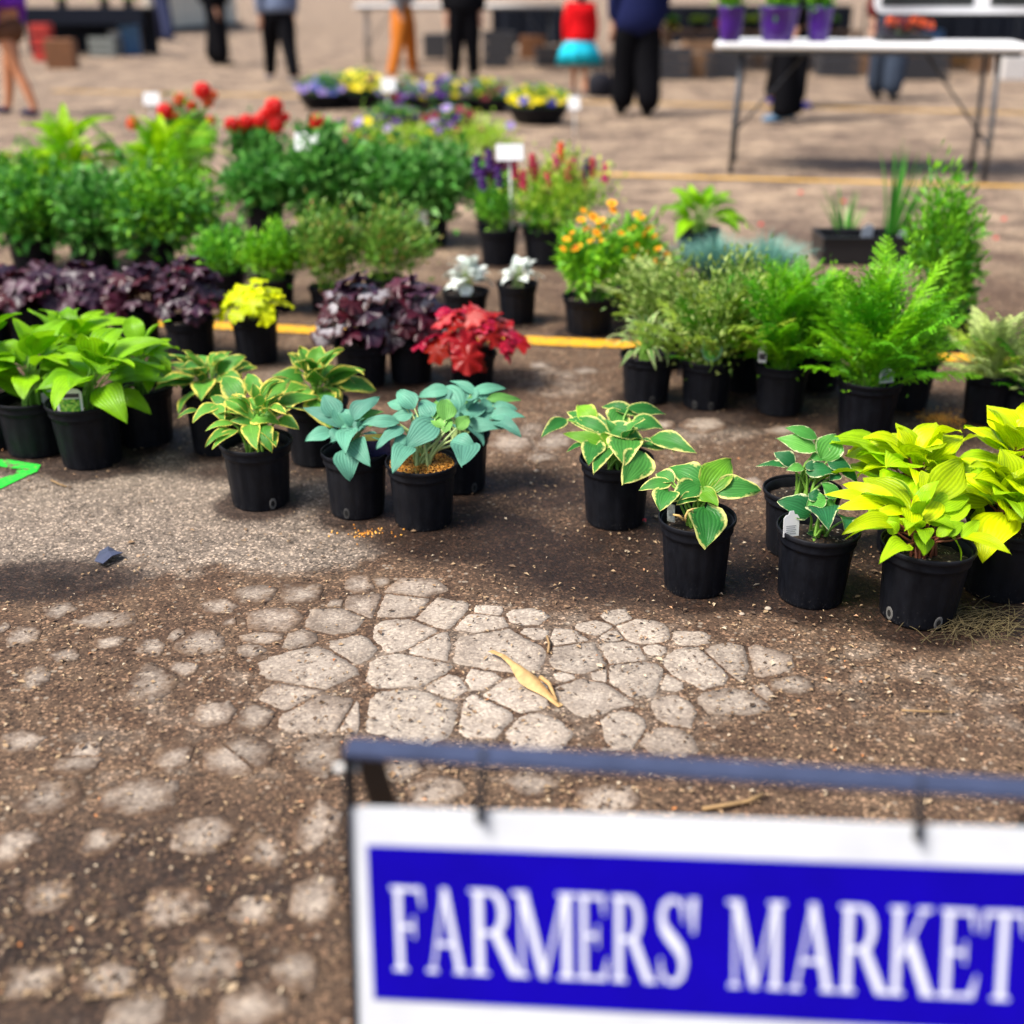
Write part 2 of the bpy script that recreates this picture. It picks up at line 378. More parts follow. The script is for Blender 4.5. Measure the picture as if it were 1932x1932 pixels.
wet_shade = fade(GP, [(1230, 1060, 300, 75, 0.95), (880, 1010, 190, 50, 0.9), (1640, 1110, 170, 70, 1.0), (80, 1095, 190, 40, 0.85), (760, 940, 120, 60, 0.8), (1850, 1130, 140, 70, 0.9),
                (150, 880, 180, 22, 0.7), (500, 890, 200, 25, 0.6), (450, 960, 70, 14, 0.5), (1400, 790, 300, 25, 0.65), (760, 740, 200, 20, 0.6), (420, 690, 160, 16, 0.5), (1040, 930, 120, 50, 0.6), (1700, 300, 260, 26, 0.55), (150, 1400, 160, 60, 0.25), (200, 1740, 520, 300, 0.52), (1500, 1130, 200, 30, 0.9)])  # the blob at the white table is its shadow painted in
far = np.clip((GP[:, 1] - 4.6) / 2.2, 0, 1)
for nme, arr in (('asph', asph), ('wet_shade', wet_shade), ('far', far)):
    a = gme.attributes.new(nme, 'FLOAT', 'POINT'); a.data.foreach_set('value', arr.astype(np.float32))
ground = link('ground', gme); ground['kind'] = 'structure'; ground['label'] = 'cracked brown asphalt lot strewn with grit and seed litter'

# broken pieces of paler asphalt standing proud of the dirt; zoom lists are (cx, cy, half w, half h)
def zl(lst, ox, oy, sc): return [((ox + a / sc) * 1932 / 2370, (oy + b / sc) * 1932 / 2370, c / sc * 1932 / 2370, d / sc * 1932 / 2370) for a, b, c, d in lst]
PIECES = zl([(260,220,65,35),(470,260,125,40),(110,330,70,45),(15,300,25,20),(480,360,70,25),(675,390,58,42),(890,360,98,55),(790,330,30,30),(160,520,60,55),(690,540,100,85),(820,480,60,30),(980,200,80,30),(1130,145,100,38),(1025,270,35,18),(1230,255,120,52),(1490,260,115,55),(1350,140,90,40),(1170,340,85,25),(1345,345,60,38),(1610,105,65,40),(1500,190,30,15),(1625,190,75,45),(1710,90,40,22),(1120,400,50,25),(1400,470,180,80),(1580,390,90,50),(1290,600,110,45),(960,690,95,50),(1130,700,80,60),(1450,690,165,80),(1080,860,140,70),(770,880,75,60),(380,850,60,45),(1420,860,100,90),(290,420,70,30)], 0, 1300, 1.932)
PIECES += zl([(235,180,110,42),(390,210,100,52),(280,110,120,30),(240,300,110,60),(350,350,70,55),(265,440,140,65),(555,245,95,35),(580,200,50,18),(730,225,70,28),(630,360,170,75),(770,295,50,20),(900,310,60,28),(1010,272,62,25),(1105,225,48,24),(1205,285,95,45),(1085,305,40,20),(950,390,105,65),(1120,370,80,45),(1255,360,40,20),(1400,310,60,25),(1430,430,110,65),(1565,400,75,55),(1715,405,75,48),(1820,505,85,38),(1175,470,115,65),(1035,465,30,22),(890,470,35,15),(990,545,135,60),(555,480,55,35),(700,540,120,60),(410,510,60,40),(270,620,175,95),(560,630,90,80),(785,695,95,65),(20,640,35,60),(1130,680,70,65),(1335,610,75,50),(1580,570,110,45),(1310,730,90,50),(1320,495,35,28),(1700,530,30,25)], 800, 1300, 1.7564)
PIECES += [(395,1815,58,50),(270,1500,62,40),(440,1430,60,35),(390,1575,55,38),(500,1610,45,35),(100,1500,50,35),(90,1690,45,30),(330,1710,60,40),(600,1560,42,50),(200,1850,55,35),(260,1915,60,40),(60,1850,55,30),(590,1700,42,45),(480,1720,40,30),(150,1440,40,24),(40,1400,40,22),(560,1830,40,45),(480,1900,60,40),(20,1600,40,30),(190,1590,35,28),(820,1490,50,30),(760,1450,40,22),(1010,1480,45,25),(1150,1510,60,25)]
PIECES += [(1325,802,45,13),(1045,832,36,18),(960,836,42,18),(1020,863,28,9),(1250,800,25,8),(1480,812,30,9),(1590,930,22,10),(1420,915,26,12),(900,760,22,8),(1105,700,26,7),(1020,690,20,6)]
pc = [(at(x, y), abs(at(x + hw, y).x - at(x, y).x), abs(at(x, y - hh).y - at(x, y + hh).y) / 2) for x, y, hw, hh in PIECES]
def asphalt_piece(i, rng):
    c, rx, ry = pc[i]; X, Y = PIECES[i][:2]; core = math.hypot((X - 980) / 520, (Y - 1265) / 185) < 1
    sc = 1.45 if core else 1.22; rx *= sc; ry *= sc; m = int(rng.integers(6, 9)); n = 56
    ca = np.sort((np.arange(m) + rng.uniform(-0.3, 0.3, m)) / m * 2 * math.pi + rng.uniform(0, 1)); cr = rng.uniform(0.84, 1.16, m)
    cor = []
    for t, q in zip(ca, cr):
        ct, st = math.cos(t), math.sin(t); k4 = (abs(ct) ** 2.4 + abs(st) ** 2.4) ** (-1 / 2.4); cor.append(np.array([rx * q * k4 * ct, ry * q * k4 * st]))
    per = np.array([np.linalg.norm(cor[(k + 1) % m] - cor[k]) for k in range(m)]); cum = np.concatenate([[0], np.cumsum(per)]); rad = []
    gap = rng.uniform(0.0002, 0.0022); ph = rng.uniform(0, 6.28, 2)
    for k in range(n):
        d = cum[-1] * k / n; j = min(m - 1, int(np.searchsorted(cum, d, 'right') - 1)); q = (d - cum[j]) / per[j]
        x, y = (cor[j] * (1 - q) + cor[(j + 1) % m] * q) * (1 + rng.uniform(-0.03, 0.03)); s_ = 1.0
        for j2, (cj, rxj, ryj) in enumerate(pc):                    # clip against the crack half way to each neighbour
            if j2 == i: continue
            dx, dy = cj.x - c.x, cj.y - c.y; D = math.hypot(dx, dy)
            if D > 0.5 or D < 1e-6: continue
            e1 = 1 / math.hypot(dx / D / rx, dy / D / ry); e2 = 1 / math.hypot(dx / D / rxj / sc, dy / D / ryj / sc)
            lim = D * e1 / (e1 + e2) - gap; pr = (x * dx + y * dy) / D
            if pr > 1e-6 and pr * s_ > lim: s_ = max(0.2, lim / pr)
        s_ *= 1 + 0.018 * math.sin(k * 0.9 + ph[0]) + 0.016 * math.sin(k * 1.9 + ph[1]) + rng.uniform(-0.022, 0.006) - 0.02
        rad.append((x * s_, y * s_))
    V = []; UV = []; zt = rng.uniform(0.0007, 0.0017); edge = math.hypot((X - 980) / 520, (Y - 1265) / 185); sf = min(1.0, max(0.0, (edge - 0.62) / 0.5) + rng.uniform(0, 0.25))
    for q, z in ((0.0, zt), (0.4, zt), (0.75, zt), (0.97, zt * 0.85), (1.0, -0.003)):
        if q == 0: V.append((0, 0, z)); UV.append((0, sf)); continue
        for (x, y) in rad: V.append((x * q, y * q, z)); UV.append((q, sf))
    F = [(0, 1 + k, 1 + (k + 1) % n) for k in range(n)]
    for rI in range(3):
        a, b = 1 + rI * n, 1 + (rI + 1) * n
        F += [(a + k, b + k, b + (k + 1) % n, a + (k + 1) % n) for k in range(n)]
    return new_mesh('asphalt_piece', V, F, UV, True, mats=[SLAB])
for i in range(len(pc)): link('asphalt_piece', asphalt_piece(i, RNG), ground, (pc[i][0].x, pc[i][0].y, 0))

# painted lines
def worn_paint(name, col, wear=0.5):
    m, N, L, P = M(name)
    g = N.new('ShaderNodeNewGeometry'); n = noise(N, L, 28, 6, 0.7, g.outputs['Position']); n2 = noise(N, L, 150, 3, 0.7, g.outputs['Position'])
    k = math_(N, L, 'ADD', n.outputs[0], math_(N, L, 'MULTIPLY', n2.outputs[0], 0.3))
    r = ramp(N, [(wear, col), (wear + 0.06, (0.14, 0.10, 0.07))]); L.new(k, r.inputs[0]); L.new(r.outputs[0], P.inputs['Base Color'])
    P.inputs['Roughness'].default_value = 0.75
    b = N.new('ShaderNodeBump'); b.inputs['Strength'].default_value = 0.4; b.inputs['Distance'].default_value = 0.003; L.new(n2.outputs[0], b.inputs['Height']); L.new(b.outputs[0], P.inputs['Normal'])
    return m
YEL = worn_paint('worn_yellow_paint', (0.74, 0.37, 0.010), 0.70)
YELF = worn_paint('faded_yellow_paint', (0.62, 0.34, 0.035), 0.70)
GRN = worn_paint('green_marking_paint', (0.01, 0.55, 0.03), 0.69)
def ribbon(name, pts, half, mat, label, z=0.005, rag=0.12):
    rng = np.random.default_rng(len(pts) + int(pts[0][0]) % 97)
    P_ = [at(*p) for p in pts]; V = []; F = []; q = []
    for a, b in zip(P_[:-1], P_[1:]):
        n = max(2, int((b - a).length / 0.05))
        q += [a + (b - a) * (k / n) for k in range(n)]
    q.append(P_[-1])
    for k, p in enumerate(q):
        d = (q[min(k + 1, len(q) - 1)] - q[max(k - 1, 0)]).normalized(); s = Vector((-d.y, d.x, 0))
        h1, h2 = half * (1 + rng.uniform(-rag, rag)), half * (1 + rng.uniform(-rag, rag))
        V += [tuple(p + s * h1 + Vector((0, 0, z))), tuple(p - s * h2 + Vector((0, 0, z)))]
    F = [(2 * k, 2 * k + 1, 2 * k + 3, 2 * k + 2) for k in range(len(q) - 1)]
    o = link(name, new_mesh(name, V, F, mats=[mat])); o['kind'] = 'structure'; o['label'] = label
    return o
ribbon('yellow_line', [(-400, 580), (410, 616), (1080, 648), (1800, 676), (2500, 704)], 0.05, YEL, 'bright yellow painted parking line running between the pots')
ribbon('yellow_line', [(700, 318), (1240, 333), (1932, 353), (2500, 371)], 0.05, YELF, 'faded yellow parking line in front of the white table')
ribbon('yellow_line', [(100, 172), (1250, 196), (1932, 214), (2500, 228)], 0.06, YELF, 'faded yellow parking line under the far side of the white table')
ribbon('yellow_line', [(-300, 282), (0, 292), (250, 300)], 0.05, YELF, 'faded yellow parking line behind the big green plants')
ribbon('green_mark', [(-60, 870), (65, 882), (40, 898), (-40, 932)], 0.022, GRN, 'bright green sprayed arrow mark at the left edge', 0.003, 0.5)

# seed litter and grit, thousands of loose flakes
def litter():
    rng = np.random.default_rng(5); n = 30000
    y = 1.15 + (rng.random(n) ** 1.5) * 4.2; x = (rng.random(n) - 0.5) * (y * 1.0 + 0.5)
    dens = np.sin(x * 5 + 2 * np.sin(y * 3)) * np.cos(y * 6.1 + np.sin(x * 4)) ; keep = rng.random(n) < np.clip(0.55 + 0.5 * dens, 0.12, 1)
    ap = fade(np.stack([x, y, x * 0], 1), [(250, 960, 420, 110, 1.0)]); keep &= rng.random(n) > ap * 0.85
    x, y = x[keep], y[keep]; n = len(x)
    ln = rng.uniform(0.002, 0.006, n) * np.where(rng.random(n) < 0.06, 1.8, 1); wd = ln * rng.uniform(0.25, 0.7, n); a = rng.uniform(0, 6.28, n); z0 = rng.uniform(0.001, 0.009, n) * 0.5 + 0.002
    dx, dy = np.cos(a), np.sin(a); V = np.zeros((n, 4, 3))
    for k, (s, t, zz) in enumerate(((-1, 0, 0.0), (0, -1, 0.0015), (1, 0, 0.0), (0, 1, 0.0022))):
        V[:, k, 0] = x + dx * ln * s - dy * wd * t; V[:, k, 1] = y + dy * ln * s + dx * wd * t; V[:, k, 2] = z0 + zz + rng.uniform(-0.001, 0.001, n)
    F = np.arange(n * 4).reshape(n, 4)
    tt = np.repeat(rng.random(n), 4)
    m = tintmat('litter_flakes', [(0.0, (0.06, 0.038, 0.024)), (0.35, (0.11, 0.068, 0.04)), (0.6, (0.24, 0.15, 0.08)), (0.85, (0.36, 0.25, 0.14)), (0.96, (0.50, 0.41, 0.29)), (1.0, (0.45, 0.16, 0.04))], 0.85, 0)
    o = link('seed_litter', new_mesh('seed_litter', V.reshape(-1, 3), F, None, False, tt, [m]))
    tag(o, 'brown and tan seed husks scattered over the asphalt', 'litter', None, 'stuff')
litter()

# ------------------------------------------------------------------ nursery pots
def unit_pot():
    n = 64
    prof = [(0.02, 0.02), (0.70, 0.02), (0.735, 0.0), (0.765, 0.004), (0.785, 0.03), (0.795, 0.06), (0.88, 0.74), (0.888, 0.80), (0.925, 0.812), (0.935, 0.825), (0.938, 0.845), (0.93, 0.86),
            (0.952, 0.93), (0.95, 0.955), (0.90, 0.955), (0.865, 0.80), (0.83, 0.60)]
    def fr(t, i):
        if 4 <= i <= 7: return 1.0 if (math.sin(14 * t) > -0.2) else 0.978
        return 1.0
    V, F = lathe(prof, n, fr)
    return new_mesh('pot', V, F, mats=[POT])
def unit_rim():
    prof = [(0.952, 0.925), (0.985, 0.935), (0.998, 0.955), (1.0, 0.98), (0.99, 0.996), (0.972, 1.0), (0.955, 0.99), (0.945, 0.96), (0.94, 0.92)]
    V, F = lathe(prof, 64); return new_mesh('rim', V, F, mats=[POT])
def unit_hole(ring):
    V = []; F = []; n = 12; r0 = 0.808
    for q, d in ((0.055, 0.004), (0.085, 0.006), (0.105, -0.004)):
        for k in range(n):
            t = 2 * math.pi * k / n; ang = q * math.cos(t) / r0; zz = 0.115 + q * 0.9 * math.sin(t)
            rr = 0.785 + (zz - 0.03) * 0.125 + 0.012 + d
            V.append((rr * math.cos(ang), rr * math.sin(ang), zz))
    F.append(tuple(range(n))); mi = [0]
    for a in (0, n):
        for k in range(n): F.append((a + k, a + n + k, a + n + (k + 1) % n, a + (k + 1) % n)); mi.append(1)
    return new_mesh('drain_hole', V, F, None, False, None, [HOLE, ring], mi)
def unit_soil():
    rng = np.random.default_rng(3); V = [(0, 0, 0.86)]; F = []; n = 28
    for q in (0.25, 0.5, 0.72, 0.9):
        for k in range(n):
            t = 2 * math.pi * k / n; V.append((q * math.cos(t), q * math.sin(t), 0.86 - 0.05 * q + rng.uniform(-0.02, 0.02)))
    F = [(0, 1 + k, 1 + (k + 1) % n) for k in range(n)]
    for r in range(3): F += [(1 + r * n + k, 1 + (r + 1) * n + k, 1 + (r + 1) * n + (k + 1) % n, 1 + r * n + (k + 1) % n) for k in range(n)]
    return new_mesh('soil', V, F, mats=[SOIL])
PM, RM, HM, SM = unit_pot(), unit_rim(), unit_hole(SCUFF), unit_soil(); HMW = unit_hole(SCUFW)
class PT: pass
POTS = []
def potted(name, label, cat, group, x, yb, yr, w, holes=(), seed=0, soil=True):
    P0 = at(x, yb); R = w / 2 * depth(P0) / FP; H = 0.17
    for _ in range(3):
        d = Vector((P0.x, P0.y, 0)).normalized(); c = P0 + d * (0.77 * R)
        R = w / 2 * depth(c + Vector((0, 0, H))) / FP
        lo, hi = 0.03, 0.6
        for _ in range(30):
            h = (lo + hi) / 2
            if pix(c - d * R + Vector((0, 0, h)))[1] > yr: lo = h
            else: hi = h
        H = h
    c = c + Vector(((x - pix(c + Vector((0, 0, H * 0.6)))[0]) * depth(c) / FP, 0, 0))
    o = PT(); o.R, o.H, o.c = R, H, c
    o.root = thing(name, c, label, cat, group)
    rz = seed * 1.7
    p = link('pot', PM, o.root, (0, 0, 0), (0, 0, rz), (R, R, H))
    link('rim', RM, p)
    for a in holes:                                            # angle seen from above, 0 faces the camera
        link('drain_hole', HMW if seed in (5, 12) else HM, p, None, (0, 0, math.atan2(-c.y, -c.x) - rz + a))
    if soil: link('soil', SM, o.root, (0, 0, 0), (0, 0, rz), (R, R, H))
    o.crown = c + Vector((0, 0, H * 0.86)); o.top = c + Vector((0, 0, H)); POTS.append((c, R, o.root))
    return o

# ------------------------------------------------------------------ leaves
def blade(base, tip, width, nh, bow=0.13, fold=0.22, heart=0.5, wave=0.05, seed=0, nu=6, nv=9, mid=0.40, droop=0.0):
    rng = np.random.default_rng(seed)
    base, tip = np.array(base, float), np.array(tip, float)
    D = tip - base; Ln = np.linalg.norm(D); D /= Ln
    N = np.array(nh, float); N -= D * (N @ D); N /= np.linalg.norm(N) + 1e-9
    Sd = np.cross(D, N)
    ph, ph2 = rng.uniform(0, 6.28, 2); tw = rng.uniform(-0.25, 0.25)
    V = []; UV = []; F = []
    for j in range(nv + 1):
        t = j / nv
        if t < mid: wv = math.sqrt(max(0, 1 - (1 - t / mid) ** 2)) * (0.93) + 0.07
        else:
            s = (t - mid) / (1 - mid); wv = (1 - s ** 1.9) * (1 - 0.18 * math.sin(math.pi * s))
        C = base + D * (Ln * t) + N * (Ln * bow * 4 * t * (1 - t)) - N * (Ln * droop * t ** 3)
        Nt = N; St = Sd * math.cos(tw * t) + Nt * math.sin(tw * t)
        for i in range(nu + 1):
            u = 2 * i / nu - 1; hw = width / 2 * wv
            off = St * (u * hw) + Nt * (fold * abs(u) * hw - 0.25 * fold * u * u * hw)
            off = off + Nt * (wave * width * u * u * math.sin(7 * t + ph + (1.3 if u > 0 else 0) + ph2 * u))
            off = off - D * (Ln * 0.10 * heart * abs(u) ** 1.6 * (1 - t) ** 5)
            V.append(C + off); UV.append((i / nu, t))
    for j in range(nv):
        for i in range(nu):
            a = j * (nu + 1) + i; F.append((a, a + 1, a + nu + 2, a + nu + 1))
    return V, F, UV
def add_leaf(o, base, tip, width, nh, mat, stalk, root=None, sr=0.0026, seed=0, **kw):
    V, F, UV = blade(base, tip, width, nh, seed=seed, **kw)
    lf = link('leaf', new_mesh('leaf', rel(V, o.root), F, UV, True, mats=[mat]), o.root)
    a = Vector(o.crown if root is None else root); b = Vector(base); D = (Vector(tip) - b).normalized()
    L = (b - a).length
    m1 = a + Vector((0, 0, 1)) * L * 0.35 + (b - a) * 0.15; m2 = b - D * L * 0.15 - (b - a) * 0.18
    pts = [((1 - t) ** 3) * a + 3 * (1 - t) ** 2 * t * m1 + 3 * (1 - t) * t * t * m2 + t ** 3 * b for t in (0, 0.25, 0.5, 0.75, 1.0)]
    Vs, Fs = tube(pts, [sr * 1.5, sr * 1.25, sr, sr * 0.9, sr * 0.7], 6, False)
    link('stalk', new_mesh('stalk', rel(Vs, o.root), Fs, None, True, mats=[stalk]), lf)
    return lf
def hosta_hand(o, lst, conv, mat, stalk, extra=None, seed=0, push=0.8, sr=0.0026, **kw):
    """leaves read from the picture: (base x, base y, tip x, tip y, width[, second material]); lower leaves lie nearer the viewer"""
    rng = np.random.default_rng(seed)
    q = [(conv(a[0], a[1]), conv(a[2], a[3])) for a in lst]
    sc = conv(100, 0)[0] - conv(0, 0)[0]
    ys_ = [p[1] for ab in q for p in ab]; xs_ = [p[0] for ab in q for p in ab]
    Zc = depth(o.top); spread = (max(xs_) - min(xs_)) / 2 * Zc / FP
    cy = pix(o.top)[1]; ym = (min(ys_) + cy) / 2 + 0.15 * (cy - min(ys_)); hh = max(20.0, (cy - min(ys_)) / 2)
    yr = pix(o.top - Vector((0, o.R, 0)))[1]; cx = pix(o.top)[0]; rp = o.R * FP / Zc
    for k, a in enumerate(lst):
        pts = []
        for e, p in enumerate(q[k]):
            v = max(-1.0, min(1.25, (p[1] - ym) / hh)); off = v * spread * push * (0.55 if e == 0 else 0.8)
            if e == 1 and p[1] > cy - 5 and abs(p[0] - cx) < rp * 1.1: off = max(off, o.R * 1.12 + 0.012)
            if e == 0 and p[1] > cy - 5 and abs(p[0] - cx) < rp * 1.1: off = max(off, o.R * 0.8)
            pts.append(at_y(p[0], p[1], o.c.y - off))
        pts = [pts[0] + (pts[0] - pts[1]) * 0.08, pts[1] + (pts[1] - pts[0]) * 0.04]
        wd = 1.42 * a[4] * sc / 100 * depth(pts[0]) / FP
        n = Vector((0, -0.62, 0.8)) + Vector(((pts[0].x - o.c.x) * 2.0, 0, 0)) + Vector(rng.uniform(-0.2, 0.2, 3).tolist())
        m = a[5] if len(a) > 5 else mat
        kk = dict(bow=rng.uniform(0.08, 0.18), fold=rng.uniform(0.12, 0.32), wave=rng.uniform(0.03, 0.11), heart=rng.uniform(0.3, 0.7)); kk.update(kw)
        r0 = o.crown + Vector((rng.uniform(-0.22, 0.22) * o.R, rng.uniform(-0.22, 0.22) * o.R, -0.005))
        add_leaf(o, pts[0], pts[1], wd, n, m, stalk, r0, sr, seed * 100 + k, **kk)
def extent(o, x0, x1, yt):
    Z = depth(o.top); R = (x1 - x0) / 2 * Z / FP; ht = at_y((x0 + x1) / 2, yt, o.c.y + 0.25 * R).z - o.crown.z
    cx = at_y((x0 + x1) / 2, yt, o.c.y).x - o.c.x
    return R, max(ht, 0.03), cx
def hosta_auto(o, x0, x1, yt, n, mat, stalk, seed=0, L=0.62, asp=0.58, rag=18, under=False, **kw):
    rng = np.random.default_rng(seed); R, Ht, cx = extent(o, x0, x1, yt)
    for i in range(n):
        f = (i + 0.5) / n; az = i * 2.39996 + rng.uniform(-0.6, 0.6); d = Vector((math.cos(az), math.sin(az), 0))
        ln = R * L * rng.uniform(0.75, 1.25) * (0.75 + 0.35 * f)
        b = o.crown + Vector((cx * 0.6, 0, 0)) + d * (R * (0.08 + 0.80 * max(0.1, 1 - L) * f)) + Vector((0, 0, Ht * (0.72 - 0.42 * f + rng.uniform(-0.08, 0.08))))
        ph = math.radians(50 - 78 * f + rng.uniform(-1, 1) * rag)
        t = b + (d * math.cos(ph) + Vector((0, 0, math.sin(ph)))) * ln + Vector((cx * 0.3, 0, 0))
        t.z = min(t.z, o.crown.z + Ht * 1.02)
        s = d.cross(Vector((0, 0, 1))); D = (t - b).normalized(); n_ = s.cross(D) + Vector(rng.uniform(-0.45, 0.45, 3).tolist())
        kk = dict(bow=rng.uniform(0.08, 0.2), fold=rng.uniform(0.1, 0.35), wave=rng.uniform(0.03, 0.11), heart=0.4); kk.update(kw)
        r0 = o.crown + Vector((cx * 0.2 + rng.uniform(-0.25, 0.25) * o.R, rng.uniform(-0.25, 0.25) * o.R, -0.004))
        add_leaf(o, b, t, ln * asp * rng.uniform(0.85, 1.1), n_, (LIMEG if mat is LIME and f > 0.45 and rng.random() < 0.45 else mat), stalk, r0, 0.0022, seed * 100 + i, **kk)  # some outer lime leaves turn greener, as shading between the leaves

LIME = leafmat('lime_leaf', (0.60, 0.76, 0.003), None, trans=0.38, rough=0.40, vari=0.16)
LIMEG = leafmat('lime_green_leaf', (0.34, 0.60, 0.006), None, trans=0.35, rough=0.42)
GREEN = leafmat('fresh_green_leaf', (0.23, 0.52, 0.007), None, trans=0.35, rough=0.38)
BLUE = leafmat('blue_green_leaf', (0.115, 0.335, 0.235), None, trans=0.16, rough=0.5, veins=8, vari=0.14)
BLUEY = leafmat('young_blue_green_leaf', (0.19, 0.47, 0.10), None, trans=0.25, rough=0.45)
VAR = leafmat('cream_edged_leaf', (0.050, 0.235, 0.040), (0.74, 0.72, 0.22), 0.84, 0.09, 0.28, 0.40, 10)
VARY = leafmat('young_cream_edged_leaf', (0.20, 0.46, 0.03), (0.62, 0.68, 0.12), 0.93, 0.09, 0.33, 0.40, 10)
DKW = leafmat('white_edged_dark_leaf', (0.022, 0.150, 0.045), (0.72, 0.76, 0.40), 0.92, 0.06, 0.22, 0.40, 9)
DKWY = leafmat('white_edged_young_leaf', (0.10, 0.36, 0.06), (0.62, 0.70, 0.36), 0.95, 0.05, 0.25, 0.40, 9)
YEG = leafmat('yellow_edged_leaf', (0.115, 0.345, 0.045), (0.82, 0.70, 0.13), 0.84, 0.09, 0.3, 0.40, 9)
STG = plain('green_stalk', (0.20, 0.40, 0.05), 0.5)
STP = plain('pale_stalk', (0.34, 0.45, 0.16), 0.5)
STR = plain('red_stalk', (0.20, 0.060, 0.030), 0.5, var=0.4)
STD = plain('dark_red_stalk', (0.09, 0.012, 0.018), 0.5)
k1932 = 1932 / 2370
def conv(ox, oy, sc): return lambda x, y: ((ox + x / sc) * k1932, (oy + y / sc) * k1932)
Z1, Z2, Z3, Z4 = conv(400, 750, 3.864), conv(700, 800, 3.513), conv(1200, 880, 3.22), conv(1720, 920, 2.972)
GH = 'hostas in black nursery pots'

# cream-edged pair in the open
o = potted('potted_hosta', 'cream edged hosta with a heart shaped leaf hanging over its front rim', 'potted plant', GH, 1316, 1131, 1001, 147, (), 1)
hosta_hand(o, [(1160,740,1055,690,100),(1130,760,925,800,85),(1375,750,1150,650,150),(1430,790,1600,605,180,VARY),(1525,810,1812,828,155),(1345,790,1160,885,140),(1135,830,1072,958,150),(1380,830,1500,935,115,VARY),
               (1410,968,1412,1225,220),(1340,860,1200,910,75),(1300,760,1165,690,80),(1460,810,1590,735,45,VARY),(1420,840,1360,780,60)], Z3, VAR, STG, seed=1, heart=0.9)
m_dead = plain('dead_leaf', (0.55, 0.36, 0.12), 0.8)
for k, pts in enumerate(([(1170,985),(1215,995),(1250,1030)], [(1325,945),(1285,960),(1265,1000),(1262,1045)])):
    V, F = tube([at_y(*Z3(*p), o.c.y - 0.045) for p in pts], [0.002, 0.003, 0.003, 0.002][:len(pts)], 5)
    link('dead_stalk', new_mesh('dead_stalk', rel(V, o.root), F, mats=[m_dead]), o.root)
HERO6 = o
o = potted('potted_hosta', 'cream edged green hosta with sprawling leaves, alone behind the smaller one in the gap', 'potted plant', GH, 1163, 1003, 888, 141, (), 2)
hosta_hand(o, [(650,370,380,240,130),(350,300,183,415,85),(650,390,385,290,95),(770,250,700,365,150),(860,250,640,200,85),(850,215,1098,258,80),(870,330,1085,370,140),(1030,440,1325,548,125),
               (685,368,940,468,120),(800,440,795,632,195),(925,565,790,770,195),(620,475,350,400,85,VARY),(580,485,530,635,130),(692,515,572,690,110),(640,490,700,405,85,VARY),(480,480,368,532,34),(560,300,460,190,110,VARY),(900,330,850,300,80,VARY)], Z3, VAR, STG, seed=2)
hosta_auto(o, 1085, 1265, 785, 10, VAR, STG, 63, 0.6, 0.66, 22)
# white-edged dark pair
GD = 'small dark hostas with white leaf edges'
o = potted('potted_hosta', 'small dark white edged hosta in the pot behind the one with the white tag', 'potted plant', GD, 1511, 1060, 950, 150, (), 3)
hosta_hand(o, [(490,280,300,215,75,DKWY),(475,365,235,285,105,DKWY),(550,410,640,262,145,DKWY),(340,460,222,382,90),(300,475,100,475,42),(410,490,302,505,55,DKWY),(440,470,520,500,62),(460,515,648,530,95),(600,445,742,500,110),(650,530,600,577,70),(480,415,575,440,52,DKWY),(700,515,785,588,65),(600,330,650,390,70)], Z4, DKW, STG, seed=3, push=0.6)
o = potted('potted_hosta', 'small dark green white edged hosta in the front pot beside a white tag', 'potted plant', GD, 1537, 1151, 1024, 157, (), 4)
hosta_hand(o, [(430,790,235,715,150),(545,700,430,745,95,DKWY),(520,785,575,905,165),(620,680,525,590,95,DKWY),(580,800,590,690,85,DKWY),(680,850,690,925,95),(470,960,425,930,42),(500,690,440,660,80)], Z4, DKW, STG, seed=4, push=0.5)
# lime group
GL = 'lime yellow hostas at the right'
o = potted('potted_hosta', 'lime yellow hosta with red stalks in the nearest pot of all', 'potted plant', GL, 1741, 1190, 1062, 177, (-0.75, 0.62), 5)
hosta_hand(o, [(1110,770,820,570,180),(1290,680,1495,440,180),(1250,690,1215,505,95),(1180,850,1330,660,160),(1000,740,680,620,95),(800,700,545,690,62),(930,760,640,785,105),(1080,800,850,825,60),(980,890,680,960,115),(1130,790,1130,960,112),
               (1320,780,1535,690,125,LIMEG),(1390,850,1550,740,105,LIMEG),(1270,860,1415,835,75,LIMEG),(1200,940,1240,1030,105,LIMEG),(1380,940,1505,870,85,LIMEG),(1530,970,1825,1083,98),(1100,1040,925,1170,115,LIMEG),(1500,960,1610,850,75,LIMEG),(1340,690,1530,655,62),(1050,880,940,830,65,LIMEG),
               (1180,900,1160,780,80,LIMEG),(1250,800,1300,700,90),(1040,940,960,870,70,LIMEG),(1330,960,1440,900,60,LIMEG)], Z4, LIME, STR, seed=5, sr=0.0023, heart=0.3)
hosta_auto(o, 1590, 1830, 905, 14, LIMEG, STR, 55, 0.6, 0.7, 24)
o = potted('potted_hosta', 'lime yellow hosta at the right edge behind the nearest pot', 'potted plant', GL, 1895, 1137, 1010, 165, (), 6)
hosta_auto(o, 1770, 2040, 858, 30, LIME, STR, 6, 0.74, 0.78, 26, heart=0.6)
o = potted('potted_hosta', 'lime yellow hosta whose pot hides behind the nearest lime hosta', 'potted plant', GL, 1725, 1065, 950, 155, (), 7)
hosta_auto(o, 1575, 1868, 806, 32, LIME, STR, 7, 0.72, 0.82, 26, heart=0.6)
o = potted('potted_hosta', 'lime yellow hosta farthest back at the right edge with upright pointed leaves', 'potted plant', GL, 1915, 1050, 940, 155, (), 8)
hosta_auto(o, 1800, 2060, 778, 30, LIME, STR, 8, 0.74, 0.76, 28, heart=0.6)
